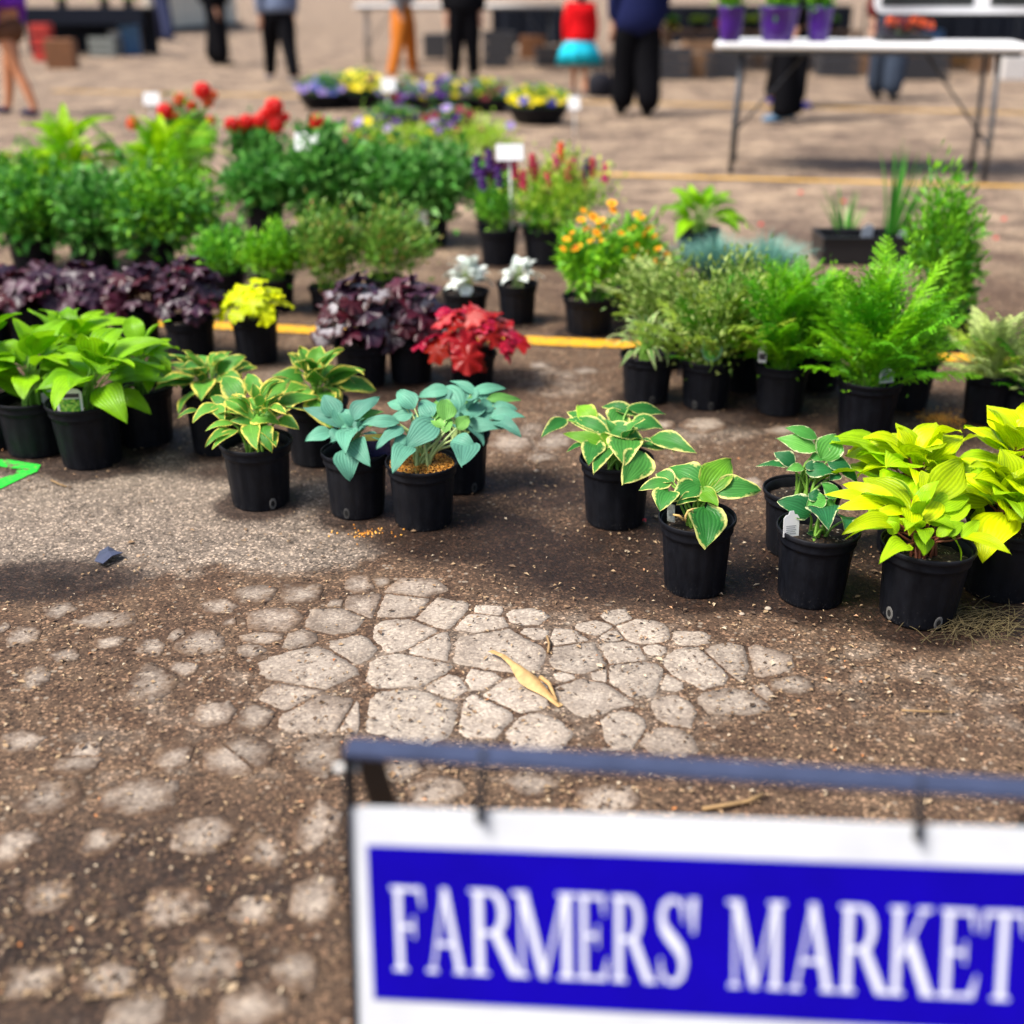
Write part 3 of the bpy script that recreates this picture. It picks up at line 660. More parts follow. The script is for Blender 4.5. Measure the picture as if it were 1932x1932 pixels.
# blue group
GB = 'blue green hostas in the front'
o = potted('potted_hosta', 'blue green hosta with orange fertilizer beads covering its soil', 'potted plant', GB, 797, 1004, 893, 139, (), 9)
hosta_hand(o, [(900,500,770,385,130),(830,500,695,465,85),(760,630,485,650,90),(880,560,715,600,95),(800,680,605,830,105),(840,740,740,835,85),(1060,630,845,822,175),(860,820,735,1020,135),(1050,610,905,570,65),(1050,570,965,455,115),
               (1160,590,1165,440,125,BLUEY),(1080,580,1090,450,65,BLUEY),(1140,650,1060,575,95,BLUEY),(1260,660,1355,580,85,BLUEY),(1230,770,1405,840,125),(1330,800,1297,968,175),(1160,690,1200,570,65,BLUEY),(1000,560,1020,480,70)], Z2, BLUE, STP, seed=9, heart=0.3, sr=0.0030)
HERO8 = o
o = potted('potted_hosta', 'blue green hosta at the left of the trio with two leaves hanging over its rim', 'potted plant', GB, 671, 983, 872, 130, (-0.42,), 10)
hosta_hand(o, [(260,570,165,412,135),(340,645,258,503,125),(420,590,614,428,135),(300,650,5,512,95),(450,600,650,540,62,BLUEY),(210,715,20,785,112),(290,700,240,797,95),(310,680,425,720,62),(370,710,345,888,135),(400,800,540,978,145),(340,870,378,1100,155),(400,690,560,600,95),(520,650,640,600,60,BLUEY),(300,660,380,620,70)], Z2, BLUE, STP, seed=10, heart=0.3)
hosta_auto(o, 600, 740, 770, 10, BLUE, STP, 60, 0.6, 0.62, 22)
o = potted('potted_hosta', 'blue green hosta at the back right of the trio', 'potted plant', GB, 866, 936, 838, 124, (0.6,), 11)
hosta_hand(o, [(1260,525,1130,330,185),(1180,370,962,412,95),(1410,390,1222,288,65),(1415,385,1662,358,75),(1440,430,1532,378,75),(1540,440,1782,455,65,BLUEY),(1345,470,1480,435,50,BLUEY),(1480,510,1252,592,115),(1480,540,1572,458,95),(1580,500,1752,532,65),(1560,590,1818,602,105),(1580,630,1782,752,105),(1340,660,1672,690,98),(1200,430,1110,340,100),(1400,450,1330,350,110)], Z2, BLUE, STP, seed=11, heart=0.3)
hosta_auto(o, 800, 970, 745, 13, BLUE, STP, 61, 0.6, 0.62, 22)
# yellow-edged group
GY = 'yellow edged hostas left of centre'
o = potted('potted_hosta', 'yellow edged hosta in the front pot with a scuffed drain hole', 'potted plant', GY, 487, 966, 853, 138, (0.38,), 12)
hosta_hand(o, [(600,650,458,475,155),(610,660,662,492,75),(790,670,678,450,115),(810,690,1048,498,155),(390,740,188,872,115),(200,770,50,835,45),(400,740,462,880,95),(510,670,732,852,135),(730,850,962,900,155),(990,700,1302,655,105),(970,860,1128,937,105),(520,890,302,950,65),(500,960,298,1090,85),
               (560,960,358,1112,75),(700,900,755,1118,125),(480,720,348,648,75),(780,740,648,678,85),(700,880,520,865,75),(840,740,960,690,75),(600,780,480,700,80),(900,800,1010,730,70)], Z1, YEG, STG, seed=12)
hosta_auto(o, 400, 580, 705, 20, YEG, STG, 62, 0.6, 0.66, 24)
o = potted('potted_hosta', 'yellow edged hosta behind the front yellow edged one, between it and the dark coral bells', 'potted plant', GY, 596, 884, 775, 128, (0.55,), 13)
hosta_auto(o, 490, 695, 660, 32, YEG, STG, 13, 0.66, 0.70, 26)
o = potted('potted_hosta', 'yellow edged hosta at the back left of its group, next to the bright green hostas', 'potted plant', GY, 405, 862, 752, 118, (), 14)
hosta_auto(o, 278, 478, 662, 30, YEG, STG, 14, 0.66, 0.66, 26)
# bright green group
GG = 'bright green hostas at the left'
for x, yb, yr, w, x0, x1, yt, n, lb, hs in (
    (165, 888, 774, 139, 75, 320, 612, 20, 'bright green hosta with tall pale stalks in the front pot beside a photo tag', ()),
    (62, 866, 768, 136, -70, 175, 606, 20, 'bright green hosta left of the front bright green one', ()),
    (268, 846, 745, 128, 175, 350, 606, 22, 'bright green hosta right of the front bright green one with one wide leaf hanging', ()),
    (-18, 852, 752, 128, -140, 80, 590, 20, 'bright green hosta cut off by the left edge', ()),
    (120, 800, 705, 120, 20, 260, 585, 22, 'bright green hosta behind the front bright green ones', ())):
    o = potted('potted_hosta', lb, 'potted plant', GG, x, yb, yr, w, hs, int(abs(x)))
    hosta_auto(o, x0, x1, yt, n, GREEN, STG, int(abs(x)) + 3, 0.84, 0.60, 20, heart=0.2)
    if x == 268:
        p = [at_y(228, 742, o.c.y - 0.13), at_y(286, 782, o.c.y - 0.16)]
        add_leaf(o, p[0], p[1], 0.055, Vector((0, -0.6, 0.8)), GREEN, STG, None, 0.0024, 77, bow=0.15)

# ------------------------------------------------------------------ coral bells: round lobed leaves
def lobed_leaf(seed):
    rng = np.random.default_rng(seed); n = 35; V = [(0, 0, 0.02)]; UV = [(0.5, 0)]; F = []
    ph = rng.uniform(0, 6.28)
    for q in (0.35, 0.7, 1.0):
        for k in range(n):
            t = 2 * math.pi * k / n
            lob = 1 - 0.20 * abs(math.sin(3.5 * (t - math.pi))) ** 0.8 * q
            if abs(t - math.pi) > math.pi - 0.28: lob *= (0.55 if q > 0.5 else 0.9)
            lob *= 1 + rng.uniform(-0.04, 0.04) * q
            z = 0.11 * q * q * math.sin(7 * t + ph) + 0.13 * q * math.sin(2 * t + ph) * q - 0.16 * q * q + rng.uniform(-0.02, 0.02)
            V.append((math.cos(t) * lob * q, math.sin(t) * lob * q, z)); UV.append((0.5 + 0.5 * q, (k % 5) / 5))
    F = [(0, 1 + k, 1 + (k + 1) % n) for k in range(n)]
    for r in range(2): F += [(1 + r * n + k, 1 + (r + 1) * n + k, 1 + (r + 1) * n + (k + 1) % n, 1 + r * n + (k + 1) % n) for k in range(n)]
    return V, F, UV
LOB = [lobed_leaf(k) for k in range(4)]
def coral_bells(o, x0, x1, yt, n, mats, stalk, size, seed=0, flat=0.24):
    rng = np.random.default_rng(seed); R, Ht, cx = extent(o, x0, x1, yt)
    mes = [[new_mesh('leaf', V, F, UV, True, mats=[m]) for (V, F, UV) in LOB] for m in mats]
    for i in range(n):
        f = math.sqrt((i + 0.5) / n); az = i * 2.39996 + rng.uniform(-0.4, 0.4); d = Vector((math.cos(az), math.sin(az), 0))
        p = o.crown + Vector((cx * 0.7, 0, 0)) + d * (R * 0.86 * f) + Vector((0, 0, Ht * (1 - 0.75 * f ** 2.2) * rng.uniform(0.72, 1.0)))
        nrm = (Vector((0, 0, 1)) * (1.25 - 0.55 * f) + d * (0.55 * f) + Vector((0, -0.15, 0)) + Vector(rng.normal(0, flat * 1.3, 3).tolist())).normalized()
        q = nrm.to_track_quat('Z', 'Y') @ Matrix.Rotation(rng.uniform(0, 6.28), 3, 'Z').to_quaternion()
        s = size * rng.uniform(0.65, 1.15)
        ms = mes[int(rng.integers(len(mats)))]
        lf = link('leaf', ms[int(rng.integers(4))], o.root, p - o.c); lf.rotation_mode = 'QUATERNION'; lf.rotation_quaternion = q; lf.scale = (s, s, s)
        a = o.crown - o.c; b = p - o.c; mm = a * 0.5 + b * 0.5 + Vector((0, 0, 0.25 * (b - a).length))
        V, F = tube([a, mm * 0.7 + a * 0.3, mm, b], 0.0016, 4, False)
        link('stalk', new_mesh('stalk', V, F, None, True, mats=[stalk]), o.root)
PURP = leafmat('purple_leaf', (0.034, 0.015, 0.031), (0.055, 0.012, 0.028), 0.8, 0.2, 0.10, 0.36, 0, vari=0.5, spec=0.35)
PURS = leafmat('silvered_purple_leaf', (0.12, 0.072, 0.095), (0.045, 0.012, 0.028), 0.72, 0.22, 0.08, 0.40, 0, vari=0.4)
WINE = leafmat('wine_leaf', (0.065, 0.008, 0.016), None, trans=0.15, rough=0.36, veins=0, vari=0.4, spec=0.35)
SILV = leafmat('silver_leaf', (0.27, 0.25, 0.265), (0.05, 0.015, 0.015), 0.70, 0.16, 0.06, 0.42, 0, vari=0.3)
REDL = leafmat('crimson_leaf', (0.36, 0.006, 0.016), (0.45, 0.015, 0.03), 0.85, 0.2, 0.28, 0.33, 0, vari=0.4)
PINKL = leafmat('rose_leaf', (0.58, 0.11, 0.11), (0.55, 0.02, 0.04), 0.75, 0.2, 0.25, 0.36, 0, vari=0.3)
YELL = leafmat('yellow_leaf', (0.74, 0.86, 0.003), None, trans=0.35, rough=0.42, veins=0)
WHT = leafmat('white_felt_leaf', (0.68, 0.74, 0.68), None, trans=0.10, rough=0.75, veins=0, vari=0.12, spec=0.2)
CB = 'coral bells in black nursery pots'
for x, yb, yr, w, x0, x1, yt, n, mats, st, sz, lb in (
    (483, 690, 604, 94, 402, 552, 520, 26, [YELL], STP, 0.043, 'small acid yellow coral bells on the yellow parking line'),
    (360, 686, 612, 100, 285, 425, 470, 38, [PURP, PURP, WINE, PURS], STD, 0.050, 'dark purple coral bells in the rightmost pot of the purple row'),
    (255, 668, 590, 100, 185, 335, 490, 34, [PURS, PURP, PURP, WINE], STD, 0.052, 'purple coral bells second from the right in the purple row'),
    (160, 662, 588, 100, 95, 245, 488, 34, [PURS, PURP, PURP], STD, 0.054, 'silvery purple coral bells in the middle of the purple row'),
    (65, 660, 585, 100, -5, 150, 488, 34, [PURP, PURS, WINE], STD, 0.054, 'reddish purple coral bells left of the middle of the purple row'),
    (-25, 656, 580, 100, -100, 60, 486, 28, [PURP, WINE], STD, 0.054, 'purple coral bells cut off by the left edge'),
    (681, 734, 658, 110, 578, 742, 512, 40, [SILV, SILV, WINE, PURP], STD, 0.055, 'silver veined dark coral bells, left of the two dark pots behind the blue hostas'),
    (775, 726, 650, 96, 702, 838, 516, 34, [PURP, WINE, SILV, PURS], STD, 0.055, 'brownish purple coral bells between the silver and the crimson ones'),
    (891, 738, 676, 94, 768, 992, 566, 40, [REDL, REDL, REDL, PINKL], STR, 0.046, 'crimson red coral bells spilling over their pot'),
    (878, 612, 558, 92, 832, 926, 478, 20, [WHT], STP, 0.044, 'white felt leaved plant behind the crimson coral bells'),
    (976, 614, 542, 80, 944, 1024, 486, 15, [WHT], STP, 0.040, 'small white felt leaved plant standing in front of the snapdragons')):
    o = potted('potted_coral_bells' if 'white felt' not in lb else 'potted_dusty_miller', lb, 'potted plant', CB if 'white felt' not in lb else 'white leaved plants', x, yb, yr, w, (), int(abs(x)) + 1)
    if mats == [WHT]: hosta_auto(o, x0 - 4, x1 + 4, yt - 2, n + 6, WHT, STP, x, 0.62, 0.86, 30, heart=0.2)
    else: coral_bells(o, x0, x1, yt, n, mats, st, sz * (1.0 if mats != [YELL] else 0.95) * 1.08, int(abs(x)) + 5)
    if 'crimson' in lb and 'spilling' in lb:
        for (a, b) in ((858, 745), (912, 690), (856, 690)):
            lf = link('leaf', new_mesh('leaf', *LOB[0][:2], LOB[0][2], True, mats=[REDL]), o.root, at_y(a, b, o.c.y - o.R * 1.12) - o.c, (1.3, 0, a), (0.022,) * 3)

# ------------------------------------------------------------------ small-leaved plants: foliage too fine to pick apart
def leaf_cloud(rng, P_, Nn, ln, wd, curl=0.25):
    """many folded leaves in one mesh: points, directions, length, width"""
    n = len(P_); D = Nn / (np.linalg.norm(Nn, axis=1, keepdims=True) + 1e-9)
    A = rng.normal(size=(n, 3)); A[:, 2] += 0.6; Sd = np.cross(D, A); Sd /= np.linalg.norm(Sd, axis=1, keepdims=True) + 1e-9
    U = np.cross(Sd, D); l = (ln * rng.uniform(0.65, 1.25, n))[:, None]; w = (wd * rng.uniform(0.7, 1.2, n))[:, None]
    V = np.stack([P_, P_ + D * l * 0.5 + Sd * w * 0.5 + U * w * 0.15, P_ + D * l * 0.5 - Sd * w * 0.5 + U * w * 0.15, P_ + D * l * 0.55, P_ + D * l - U * l * curl], 1)
    i = np.arange(n)[:, None] * 5
    F = np.concatenate([i + np.array([[0, 3, 1]]), i + np.array([[1, 3, 4]]), i + np.array([[0, 2, 3]]), i + np.array([[2, 4, 3]])], 0)
    return V.reshape(-1, 3), F, np.repeat(rng.random(n), 5)
def bush(o, x0, x1, yt, n, mat, ln, wd, seed=0, stemmat=None, nst=12, upright=0.5, hollow=0.35, skirt=0.0):
    rng = np.random.default_rng(seed); R, Ht, cx = extent(o, x0, x1, yt)
    c0 = np.array(o.crown - o.c)
    st = []; ends = []
    for k in range(nst):
        a = k * 2.4 + rng.uniform(-0.4, 0.4); f = math.sqrt((k + 0.5) / nst) * 0.85
        e = Vector(c0) + Vector((cx + math.cos(a) * R * f, math.sin(a) * R * f, Ht * (1 - 0.55 * f * f) * rng.uniform(0.55, 1.08)))
        b0 = Vector(c0) + Vector((math.cos(a) * o.R * 0.3, math.sin(a) * o.R * 0.3, -0.005))
        mid = b0 * 0.45 + e * 0.55 + Vector((0, 0, 0.12 * Ht))
        pts = [b0, b0 * 0.6 + mid * 0.4, mid, mid * 0.45 + e * 0.55, e]; st.append(tube(pts, [0.0026, 0.0022, 0.0018, 0.0014, 0.0008], 4, False)); ends.append(pts)
    V, F = merge(st); link('stems', new_mesh('stems', V, F, mats=[stemmat or STG]), o.root)
    # leaves along the stems and through a ragged dome
    k = rng.integers(0, nst, n); q = rng.uniform(hollow, 1.0, n) * 3.999; j = q.astype(int); fr = (q - j)[:, None]
    E_ = np.array([[tuple(p) for p in pts] for pts in ends])
    Pp = E_[k, j] * (1 - fr) + E_[k, np.minimum(j + 1, 4)] * fr
    jit = rng.normal(size=(n, 3)) * np.array([R, R, Ht]) * 0.15; jit[:, 2] *= 0.8
    Pp = Pp + jit
    rad = Pp - (c0 + np.array([cx, 0, Ht * 0.25])); rad /= np.array([R, R, Ht])
    D = rad * 1.0 + rng.normal(size=(n, 3)) * 0.55; D[:, 2] += upright
    outside = np.hypot(Pp[:, 0], Pp[:, 1]) > o.R * 1.12
    sag = outside & (rng.random(n) < skirt); Pp[sag, 2] -= rng.uniform(0, 0.55, sag.sum()) * o.H
    Pp[:, 2] = np.maximum(Pp[:, 2], np.where(outside, c0[2] - 0.7 * o.H, c0[2] - 0.005))
    V, F, t = leaf_cloud(rng, Pp, D, ln, wd)
    fo = link('foliage', new_mesh('foliage', V, F, None, True, t, [mat]), o.root); fo['kind'] = 'stuff'
    return R, Ht, cx, ends
def g3(a, b, c): return [(0.0, a), (0.5, b), (1.0, c)]
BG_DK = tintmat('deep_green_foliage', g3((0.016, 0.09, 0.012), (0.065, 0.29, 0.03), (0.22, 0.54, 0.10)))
BG_MID = tintmat('mid_green_foliage', g3((0.03, 0.15, 0.008), (0.10, 0.38, 0.014), (0.26, 0.60, 0.03)))
BG_BRT = tintmat('bright_green_foliage', g3((0.06, 0.24, 0.006), (0.15, 0.44, 0.01), (0.30, 0.62, 0.02)))
BG_YEL = tintmat('yellow_green_foliage', g3((0.16, 0.38, 0.01), (0.34, 0.58, 0.03), (0.60, 0.70, 0.08)))
BG_BLU = tintmat('bluish_green_foliage', g3((0.02, 0.12, 0.010), (0.09, 0.36, 0.035), (0.30, 0.62, 0.17)))
BG_HERB = tintmat('herb_foliage', [(0, (0.07, 0.22, 0.02)), (0.55, (0.17, 0.40, 0.04)), (0.9, (0.34, 0.46, 0.07)), (1, (0.5, 0.2, 0.1))])
BG_WINE = tintmat('wine_foliage', g3((0.03, 0.006, 0.02), (0.08, 0.015, 0.04), (0.16, 0.03, 0.07)))
BG_OLV = tintmat('olive_foliage', g3((0.07, 0.15, 0.015), (0.20, 0.34, 0.04), (0.46, 0.56, 0.16)))
FESC = tintmat('blue_fescue', g3((0.07, 0.22, 0.17), (0.16, 0.40, 0.32), (0.34, 0.58, 0.48)), 0.6, 0.2)
IRIS = tintmat('rush_blades', g3((0.02, 0.13, 0.012), (0.05, 0.27, 0.02), (0.14, 0.42, 0.05)), 0.45, 0.25)

# ------------------------------------------------------------------ ferns
def frond_template(seed, arch, pairs=24, wmax=0.15):
    """rachis with pairs of toothed pinnae"""
    rng = np.random.default_rng(seed); V = []; F = []; UV = []
    def curve(t): return np.array([t * (1 - 0.20 * arch * t), 0.0, 0.80 * arch * t - 0.95 * arch * t * t])
    V0, F0 = tube([curve(t) for t in np.linspace(0, 1, 8)], list(np.linspace(0.008, 0.002, 8)), 4, False)
    V += [np.array(v) for v in V0]; UV += [(0.5, 0.5)] * len(V0); F += F0
    for k in range(pairs):
        t = 0.20 + 0.79 * k / (pairs - 1); c = curve(t); tg = curve(t + 0.02) - curve(t - 0.02); tg /= np.linalg.norm(tg)
        up = np.array([-tg[2], 0, tg[0]])
        wl = wmax * (math.sin(math.pi * min(1, (t - 0.14) / 0.88)) ** 0.7 + 0.06) * rng.uniform(0.85, 1.1)
        for s in (-1, 1):
            d = np.array([0, s, 0]) * 0.88 + tg * (0.40 + 0.3 * t) + up * rng.uniform(-0.3, 0.15); d /= np.linalg.norm(d)
            sd = np.cross(d, up); sd /= np.linalg.norm(sd); m = 6; hw = 0.030 * (0.45 + 0.6 * wl / wmax)
            for j in range(m):
                q0, q1 = j / m, (j + 1) / m
                cen0 = c + d * wl * q0 - up * 0.2 * wl * q0 * q0; cen1 = c + d * wl * q1 - up * 0.2 * wl * q1 * q1
                ww = hw * (1 - q0) ** 0.6; lift = up * rng.uniform(-0.006, 0.006)
                b = len(V); V += [cen0, cen1, (cen0 + cen1) / 2 + sd * ww + d * hw * 0.5 + lift, (cen0 + cen1) / 2 - sd * ww + d * hw * 0.5 - lift]
                UV += [(0.5, q0), (0.5, q1), (1, q1), (0, q1)]; F += [(b, b + 1, b + 2), (b, b + 3, b + 1)]
    return V, F, UV
FRD = [frond_template(k, a) for k, a in enumerate((0.2, 0.4, 0.6, 0.3))]
def fern(o, x0, x1, yt, n, mats, seed=0, steep=0.0):
    rng = np.random.default_rng(seed); R, Ht, cx = extent(o, x0, x1, yt)
    mes = [[new_mesh('frond', V, F, UV, True, mats=[m]) for V, F, UV in FRD] for m in mats]
    for i in range(n):
        f = (i + 0.5) / n; az = i * 2.39996 + rng.uniform(-0.4, 0.4)
        el = math.radians(82 - 62 * f + rng.uniform(-9, 9) + steep)
        reach = R * math.cos(el) + Ht * 1.05 * math.sin(el)
        L = reach * rng.uniform(0.5, 1.06)
        q = Matrix.Rotation(az, 3, 'Z') @ Matrix.Rotation(-el, 3, 'Y') @ Matrix.Rotation(rng.uniform(-0.5, 0.5), 3, 'X')
        fr = link('frond', mes[int(rng.integers(len(mats)))][int(rng.integers(4))], o.root, o.crown - o.c + Vector((cx * 0.35 + rng.uniform(-0.3, 0.3) * o.R, rng.uniform(-0.3, 0.3) * o.R, -0.01)))
        fr.rotation_mode = 'QUATERNION'; fr.rotation_quaternion = q.to_quaternion(); fr.scale = (L, L * rng.uniform(0.6, 0.95), L)
FERN = leafmat('fern_green', (0.10, 0.38, 0.010), None, trans=0.35, rough=0.5, veins=0, vari=0.4)
FERNL = leafmat('fern_lime', (0.21, 0.54, 0.008), None, trans=0.38, rough=0.5, veins=0, vari=0.3)
FERNO = leafmat('fern_olive', (0.30, 0.43, 0.035), None, trans=0.25, rough=0.55, veins=0, vari=0.5)
FERNS = leafmat('fern_pale', (0.50, 0.62, 0.20), None, trans=0.25, rough=0.55, veins=0, vari=0.4)
LANC = leafmat('pale_edged_lance_leaf', (0.11, 0.30, 0.05), (0.62, 0.66, 0.30), 0.62, 0.14, 0.25, 0.42, 5)
GF = 'ferns in black nursery pots'
for x, yb, yr, w, x0, x1, yt, n, mats, lb, stp in (
    (1333, 776, 688, 106, 1250, 1480, 500, 70, [FERNO, FERNO, FERN], 'olive fern behind an oval plant tag', 0),
    (1400, 742, 655, 98, 1320, 1490, 485, 50, [FERNO, FERN], 'olive fern between the tagged olive fern and the lime fern', 0),
    (1250, 700, 620, 96, 1140, 1370, 484, 60, [FERNO, FERNO, FERNS], 'olive fern behind the pale edged lance leaved plant', 0),
    (1475, 788, 700, 108, 1405, 1580, 474, 66, [FERNL, FERN], 'upright light green fern with a small white tag at its left', 12),
    (1545, 740, 655, 100, 1490, 1640, 505, 46, [FERN, FERNL], 'light green fern tucked between the two tall lime ferns', 6),
    (1637, 828, 732, 124, 1562, 1775, 472, 70, [FERNL, FERNL, FERN], 'large bright green fern with a white tag at the right of its pot', 8),
    (1712, 776, 690, 108, 1650, 1830, 560, 22, [FERN], 'green fern half hidden behind the large bright fern', -6),
    (1866, 802, 712, 100, 1818, 1960, 566, 48, [FERNS, FERNO, FERNS], 'pale silvery fern near the right edge', 0),
    (1940, 812, 735, 104, 1880, 2050, 594, 44, [FERNS, FERN], 'pale silvery fern cut off by the right edge with fronds hanging', -8)):
    o = potted('potted_fern', lb, 'potted plant', GF, x, yb, yr, w, (-0.45, 0.3) if x == 1333 else (), x)
    fern(o, x0, x1, yt, n if x not in (1333, 1400, 1250) else n // 2, mats, x, stp)
    if x in (1333, 1400, 1250): bush(o, x0 + 6, x1 - 6, yt - 4, 1900, BG_OLV, 0.024, 0.010, x, nst=34, upright=0.5, hollow=0.15)
    elif x in (1475, 1545, 1637, 1712): bush(o, x0 + 12, x1 - 12, yt + 12, 1500, BG_BRT, 0.020, 0.008, x, nst=34, upright=0.6, hollow=0.1)
o = potted('potted_toad_lily', 'plant with arching pale edged lance leaves at the left of the fern row', 'potted plant', None, 1221, 766, 682, 106, (0.3,), 71)
hosta_auto(o, 1135, 1300, 584, 46, LANC, STG, 71, 0.55, 0.20, heart=0.0, mid=0.3, bow=0.22)

# flowers
def petals(n, ln, wd, cup, rings=1, rot=0.0, tilt=0.0):
    V = []; F = []; UV = []
    for r in range(rings):
        for k in range(n):
            a = 2 * math.pi * (k + 0.5 * r) / n + rot; c, s = math.cos(a), math.sin(a); b = len(V); sc = 1 - 0.3 * r
            for (q, w_, z) in ((0.05, 0.25, 0), (0.5, 1.0, cup * 0.45), (0.85, 0.9, cup * 0.9), (1.0, 0.35, cup)):
                for sg in (-1, 1):
                    x, y = ln * q * sc, sg * wd * w_ * 0.5 * sc
                    V.append((x * c - y * s, x * s + y * c, (z + 0.10 * r) * ln)); UV.append((0.5 + 0.5 * sg, q))
            for j in range(3): F.append((b + 2 * j, b + 2 * j + 1, b + 2 * j + 3, b + 2 * j + 2))
    return V, F, UV
def petmat(name, inner, outer, at_=0.4, rough=0.5):
    m, N, L, P = M(name); uv = N.new('ShaderNodeUVMap'); sp = N.new('ShaderNodeSeparateXYZ'); L.new(uv.outputs[0], sp.inputs[0])
    r = ramp(N, [(max(0, at_ - 0.12), inner), (at_ + 0.12, outer)]); L.new(sp.outputs[1], r.inputs[0]); L.new(r.outputs[0], P.inputs['Base Color']); P.inputs['Roughness'].default_value = rough
    tr = N.new('ShaderNodeBsdfTranslucent'); L.new(r.outputs[0], tr.inputs[0]); mx = N.new('ShaderNodeMixShader'); mx.inputs[0].default_value = 0.25
    L.new(P.outputs[0], mx.inputs[1]); L.new(tr.outputs[0], mx.inputs[2]); L.new(mx.outputs[0], N['Material Output'].inputs[0])
    return m
def daisy(mat, cmat):
    V, F, UV = petals(11, 0.021, 0.0105, 0.12); b = len(V)
    Vc, Fc = lathe([(0.0065, 0.001), (0.006, 0.004), (0.003, 0.006), (0.0001, 0.0065)], 10); V += Vc; UV += [(0.5, 0)] * len(Vc); F2 = F + [tuple(i + b for i in q) for q in Fc]
    return new_mesh('flower', V, F2, UV, True, None, [mat, cmat], [0] * len(F) + [1] * len(Fc))
def ball_head(mat, r=0.032, n=46, seed=0):
    rng = np.random.default_rng(seed); V = []; F = []; UV = []
    pv, pf, pu = petals(5, 0.012, 0.012, 0.25)
    for k in range(n):
        z = 1 - 1.55 * (k + 0.5) / n; a = k * 2.39996; q = math.sqrt(max(0, 1 - z * z)); d = Vector((q * math.cos(a), q * math.sin(a), z))
        m = d.to_track_quat('Z', 'Y').to_matrix() @ Matrix.Rotation(rng.uniform(0, 6), 3, 'Z'); c = d * r * rng.uniform(0.85, 1.1); b = len(V)
        V += [tuple(m @ Vector(p) + c) for p in pv]; F += [tuple(i + b for i in f) for f in pf]; UV += pu
    return new_mesh('flower_head', V, F, UV, True, None, [mat])
def spike(mat, seed=0):
    rng = np.random.default_rng(seed); V = []; F = []; UV = []; pv, pf, pu = petals(5, 0.008, 0.008, 0.5)
    for k in range(22):
        z = k / 22 * 0.055; a = k * 2.4; d = Vector((math.cos(a), math.sin(a), 0.35)); m = d.to_track_quat('Z', 'Y').to_matrix(); b = len(V)
        c = Vector((math.cos(a), math.sin(a), 0)) * 0.008 * (1 - k / 30) + Vector((0, 0, z))
        V += [tuple(m @ Vector(p) + c) for p in pv]; F += [tuple(i + b for i in f) for f in pf]; UV += pu
    return new_mesh('flower_spike', V, F, UV, True, None, [mat])
def pansy(mat):
    V, F, UV = petals(5, 0.021, 0.024, 0.10); return new_mesh('flower', V, F, UV, True, None, [mat])
ORG = petmat('orange_petal', (0.80, 0.12, 0.003), (0.92, 0.45, 0.004), 0.38); ORC = plain('orange_flower_eye', (0.75, 0.14, 0.005), 0.8)
REDP = petmat('scarlet_petal', (0.70, 0.004, 0.004), (0.88, 0.012, 0.008), 0.4); MAG = petmat('magenta_petal', (0.5, 0.01, 0.1), (0.80, 0.04, 0.28), 0.4)
ROSE = petmat('rose_red_petal', (0.5, 0.01, 0.04), (0.72, 0.05, 0.12), 0.4); ORD = petmat('orange_red_petal', (0.7, 0.05, 0.01), (0.85, 0.16, 0.03), 0.4)
YP = petmat('yellow_petal', (0.35, 0.12, 0.01), (0.90, 0.74, 0.003), 0.16); VP = petmat('violet_petal', (0.02, 0.005, 0.05), (0.085, 0.010, 0.21), 0.30)
BP = petmat('blue_violet_petal', (0.02, 0.01, 0.08), (0.07, 0.05, 0.46), 0.3); MP = petmat('maroon_petal', (0.04, 0.004, 0.01), (0.25, 0.015, 0.03), 0.35); LP = petmat('lilac_petal', (0.12, 0.05, 0.3), (0.34, 0.24, 0.58), 0.35)
DAISY = daisy(ORG, ORC); HEAD = [ball_head(REDP), ball_head(ORD, 0.028, 36, 1), ball_head(MAG, 0.02, 18, 2)]
SPK = [spike(ROSE), spike(MAG, 1), spike(VP, 2), spike(ORD, 3)]; PAN = {c: pansy(m) for c, m in (('y', YP), ('v', VP), ('b', BP), ('m', MP), ('l', LP))}
def flower(o, me, px, py, dy, s=1.0, tilt=(0.0, -0.5), stem=STG, name='flower', rz=0.0):
    """a flower on its own stem; px, py in the picture, dy metres nearer than the pot's middle"""
    p = at_y(px, py, o.c.y - dy); n = Vector((tilt[0], tilt[1], 1)).normalized()
    fl = link(name, me, o.root, p - o.c); fl.rotation_mode = 'QUATERNION'; fl.rotation_quaternion = n.to_track_quat('Z', 'Y'); fl.scale = (s, s, s)
    a = o.crown - o.c; b = p - o.c
    V, F = tube([a, a * 0.5 + b * 0.5 + Vector((0, 0, 0.1 * (b - a).length)), b - n * 0.01, b], 0.0014, 4, False)
    link('flower_stem', new_mesh('flower_stem', V, F, mats=[stem]), o.root)

# orange blanket flowers
GO = 'orange daisies'
o = potted('potted_daisy', 'orange flowered daisy plant in the front pot by the yellow line', 'potted plant', GO, 1112, 636, 570, 104, (), 31)
bush(o, 1045, 1180, 420, 900, BG_BRT, 0.055, 0.014, 31, nst=16, upright=0.45)
for k, (a, b, s) in enumerate(((1090,468,1.5),(1072,452,1.0),(1122,410,1.25),(1136,418,1.2),(1158,385,1.2),(1128,440,1.1),(1082,440,0.7),(1100,415,1.0),(1160,398,1.0),(1110,432,0.9),(1145,430,0.9),(1065,470,0.8),(1118,455,0.9),(1140,455,0.8),(1104,398,0.8))):
    flower(o, DAISY, a, b, 0.02 + 0.012 * (k % 4) + (b - 420) * 0.0012, s * 0.82, ((k % 3 - 1) * 0.5, -0.35 - 0.25 * (k % 3)))
o = potted('potted_daisy', 'orange flowered daisy plant right behind the front one', 'potted plant', GO, 1190, 606, 545, 98, (), 32)
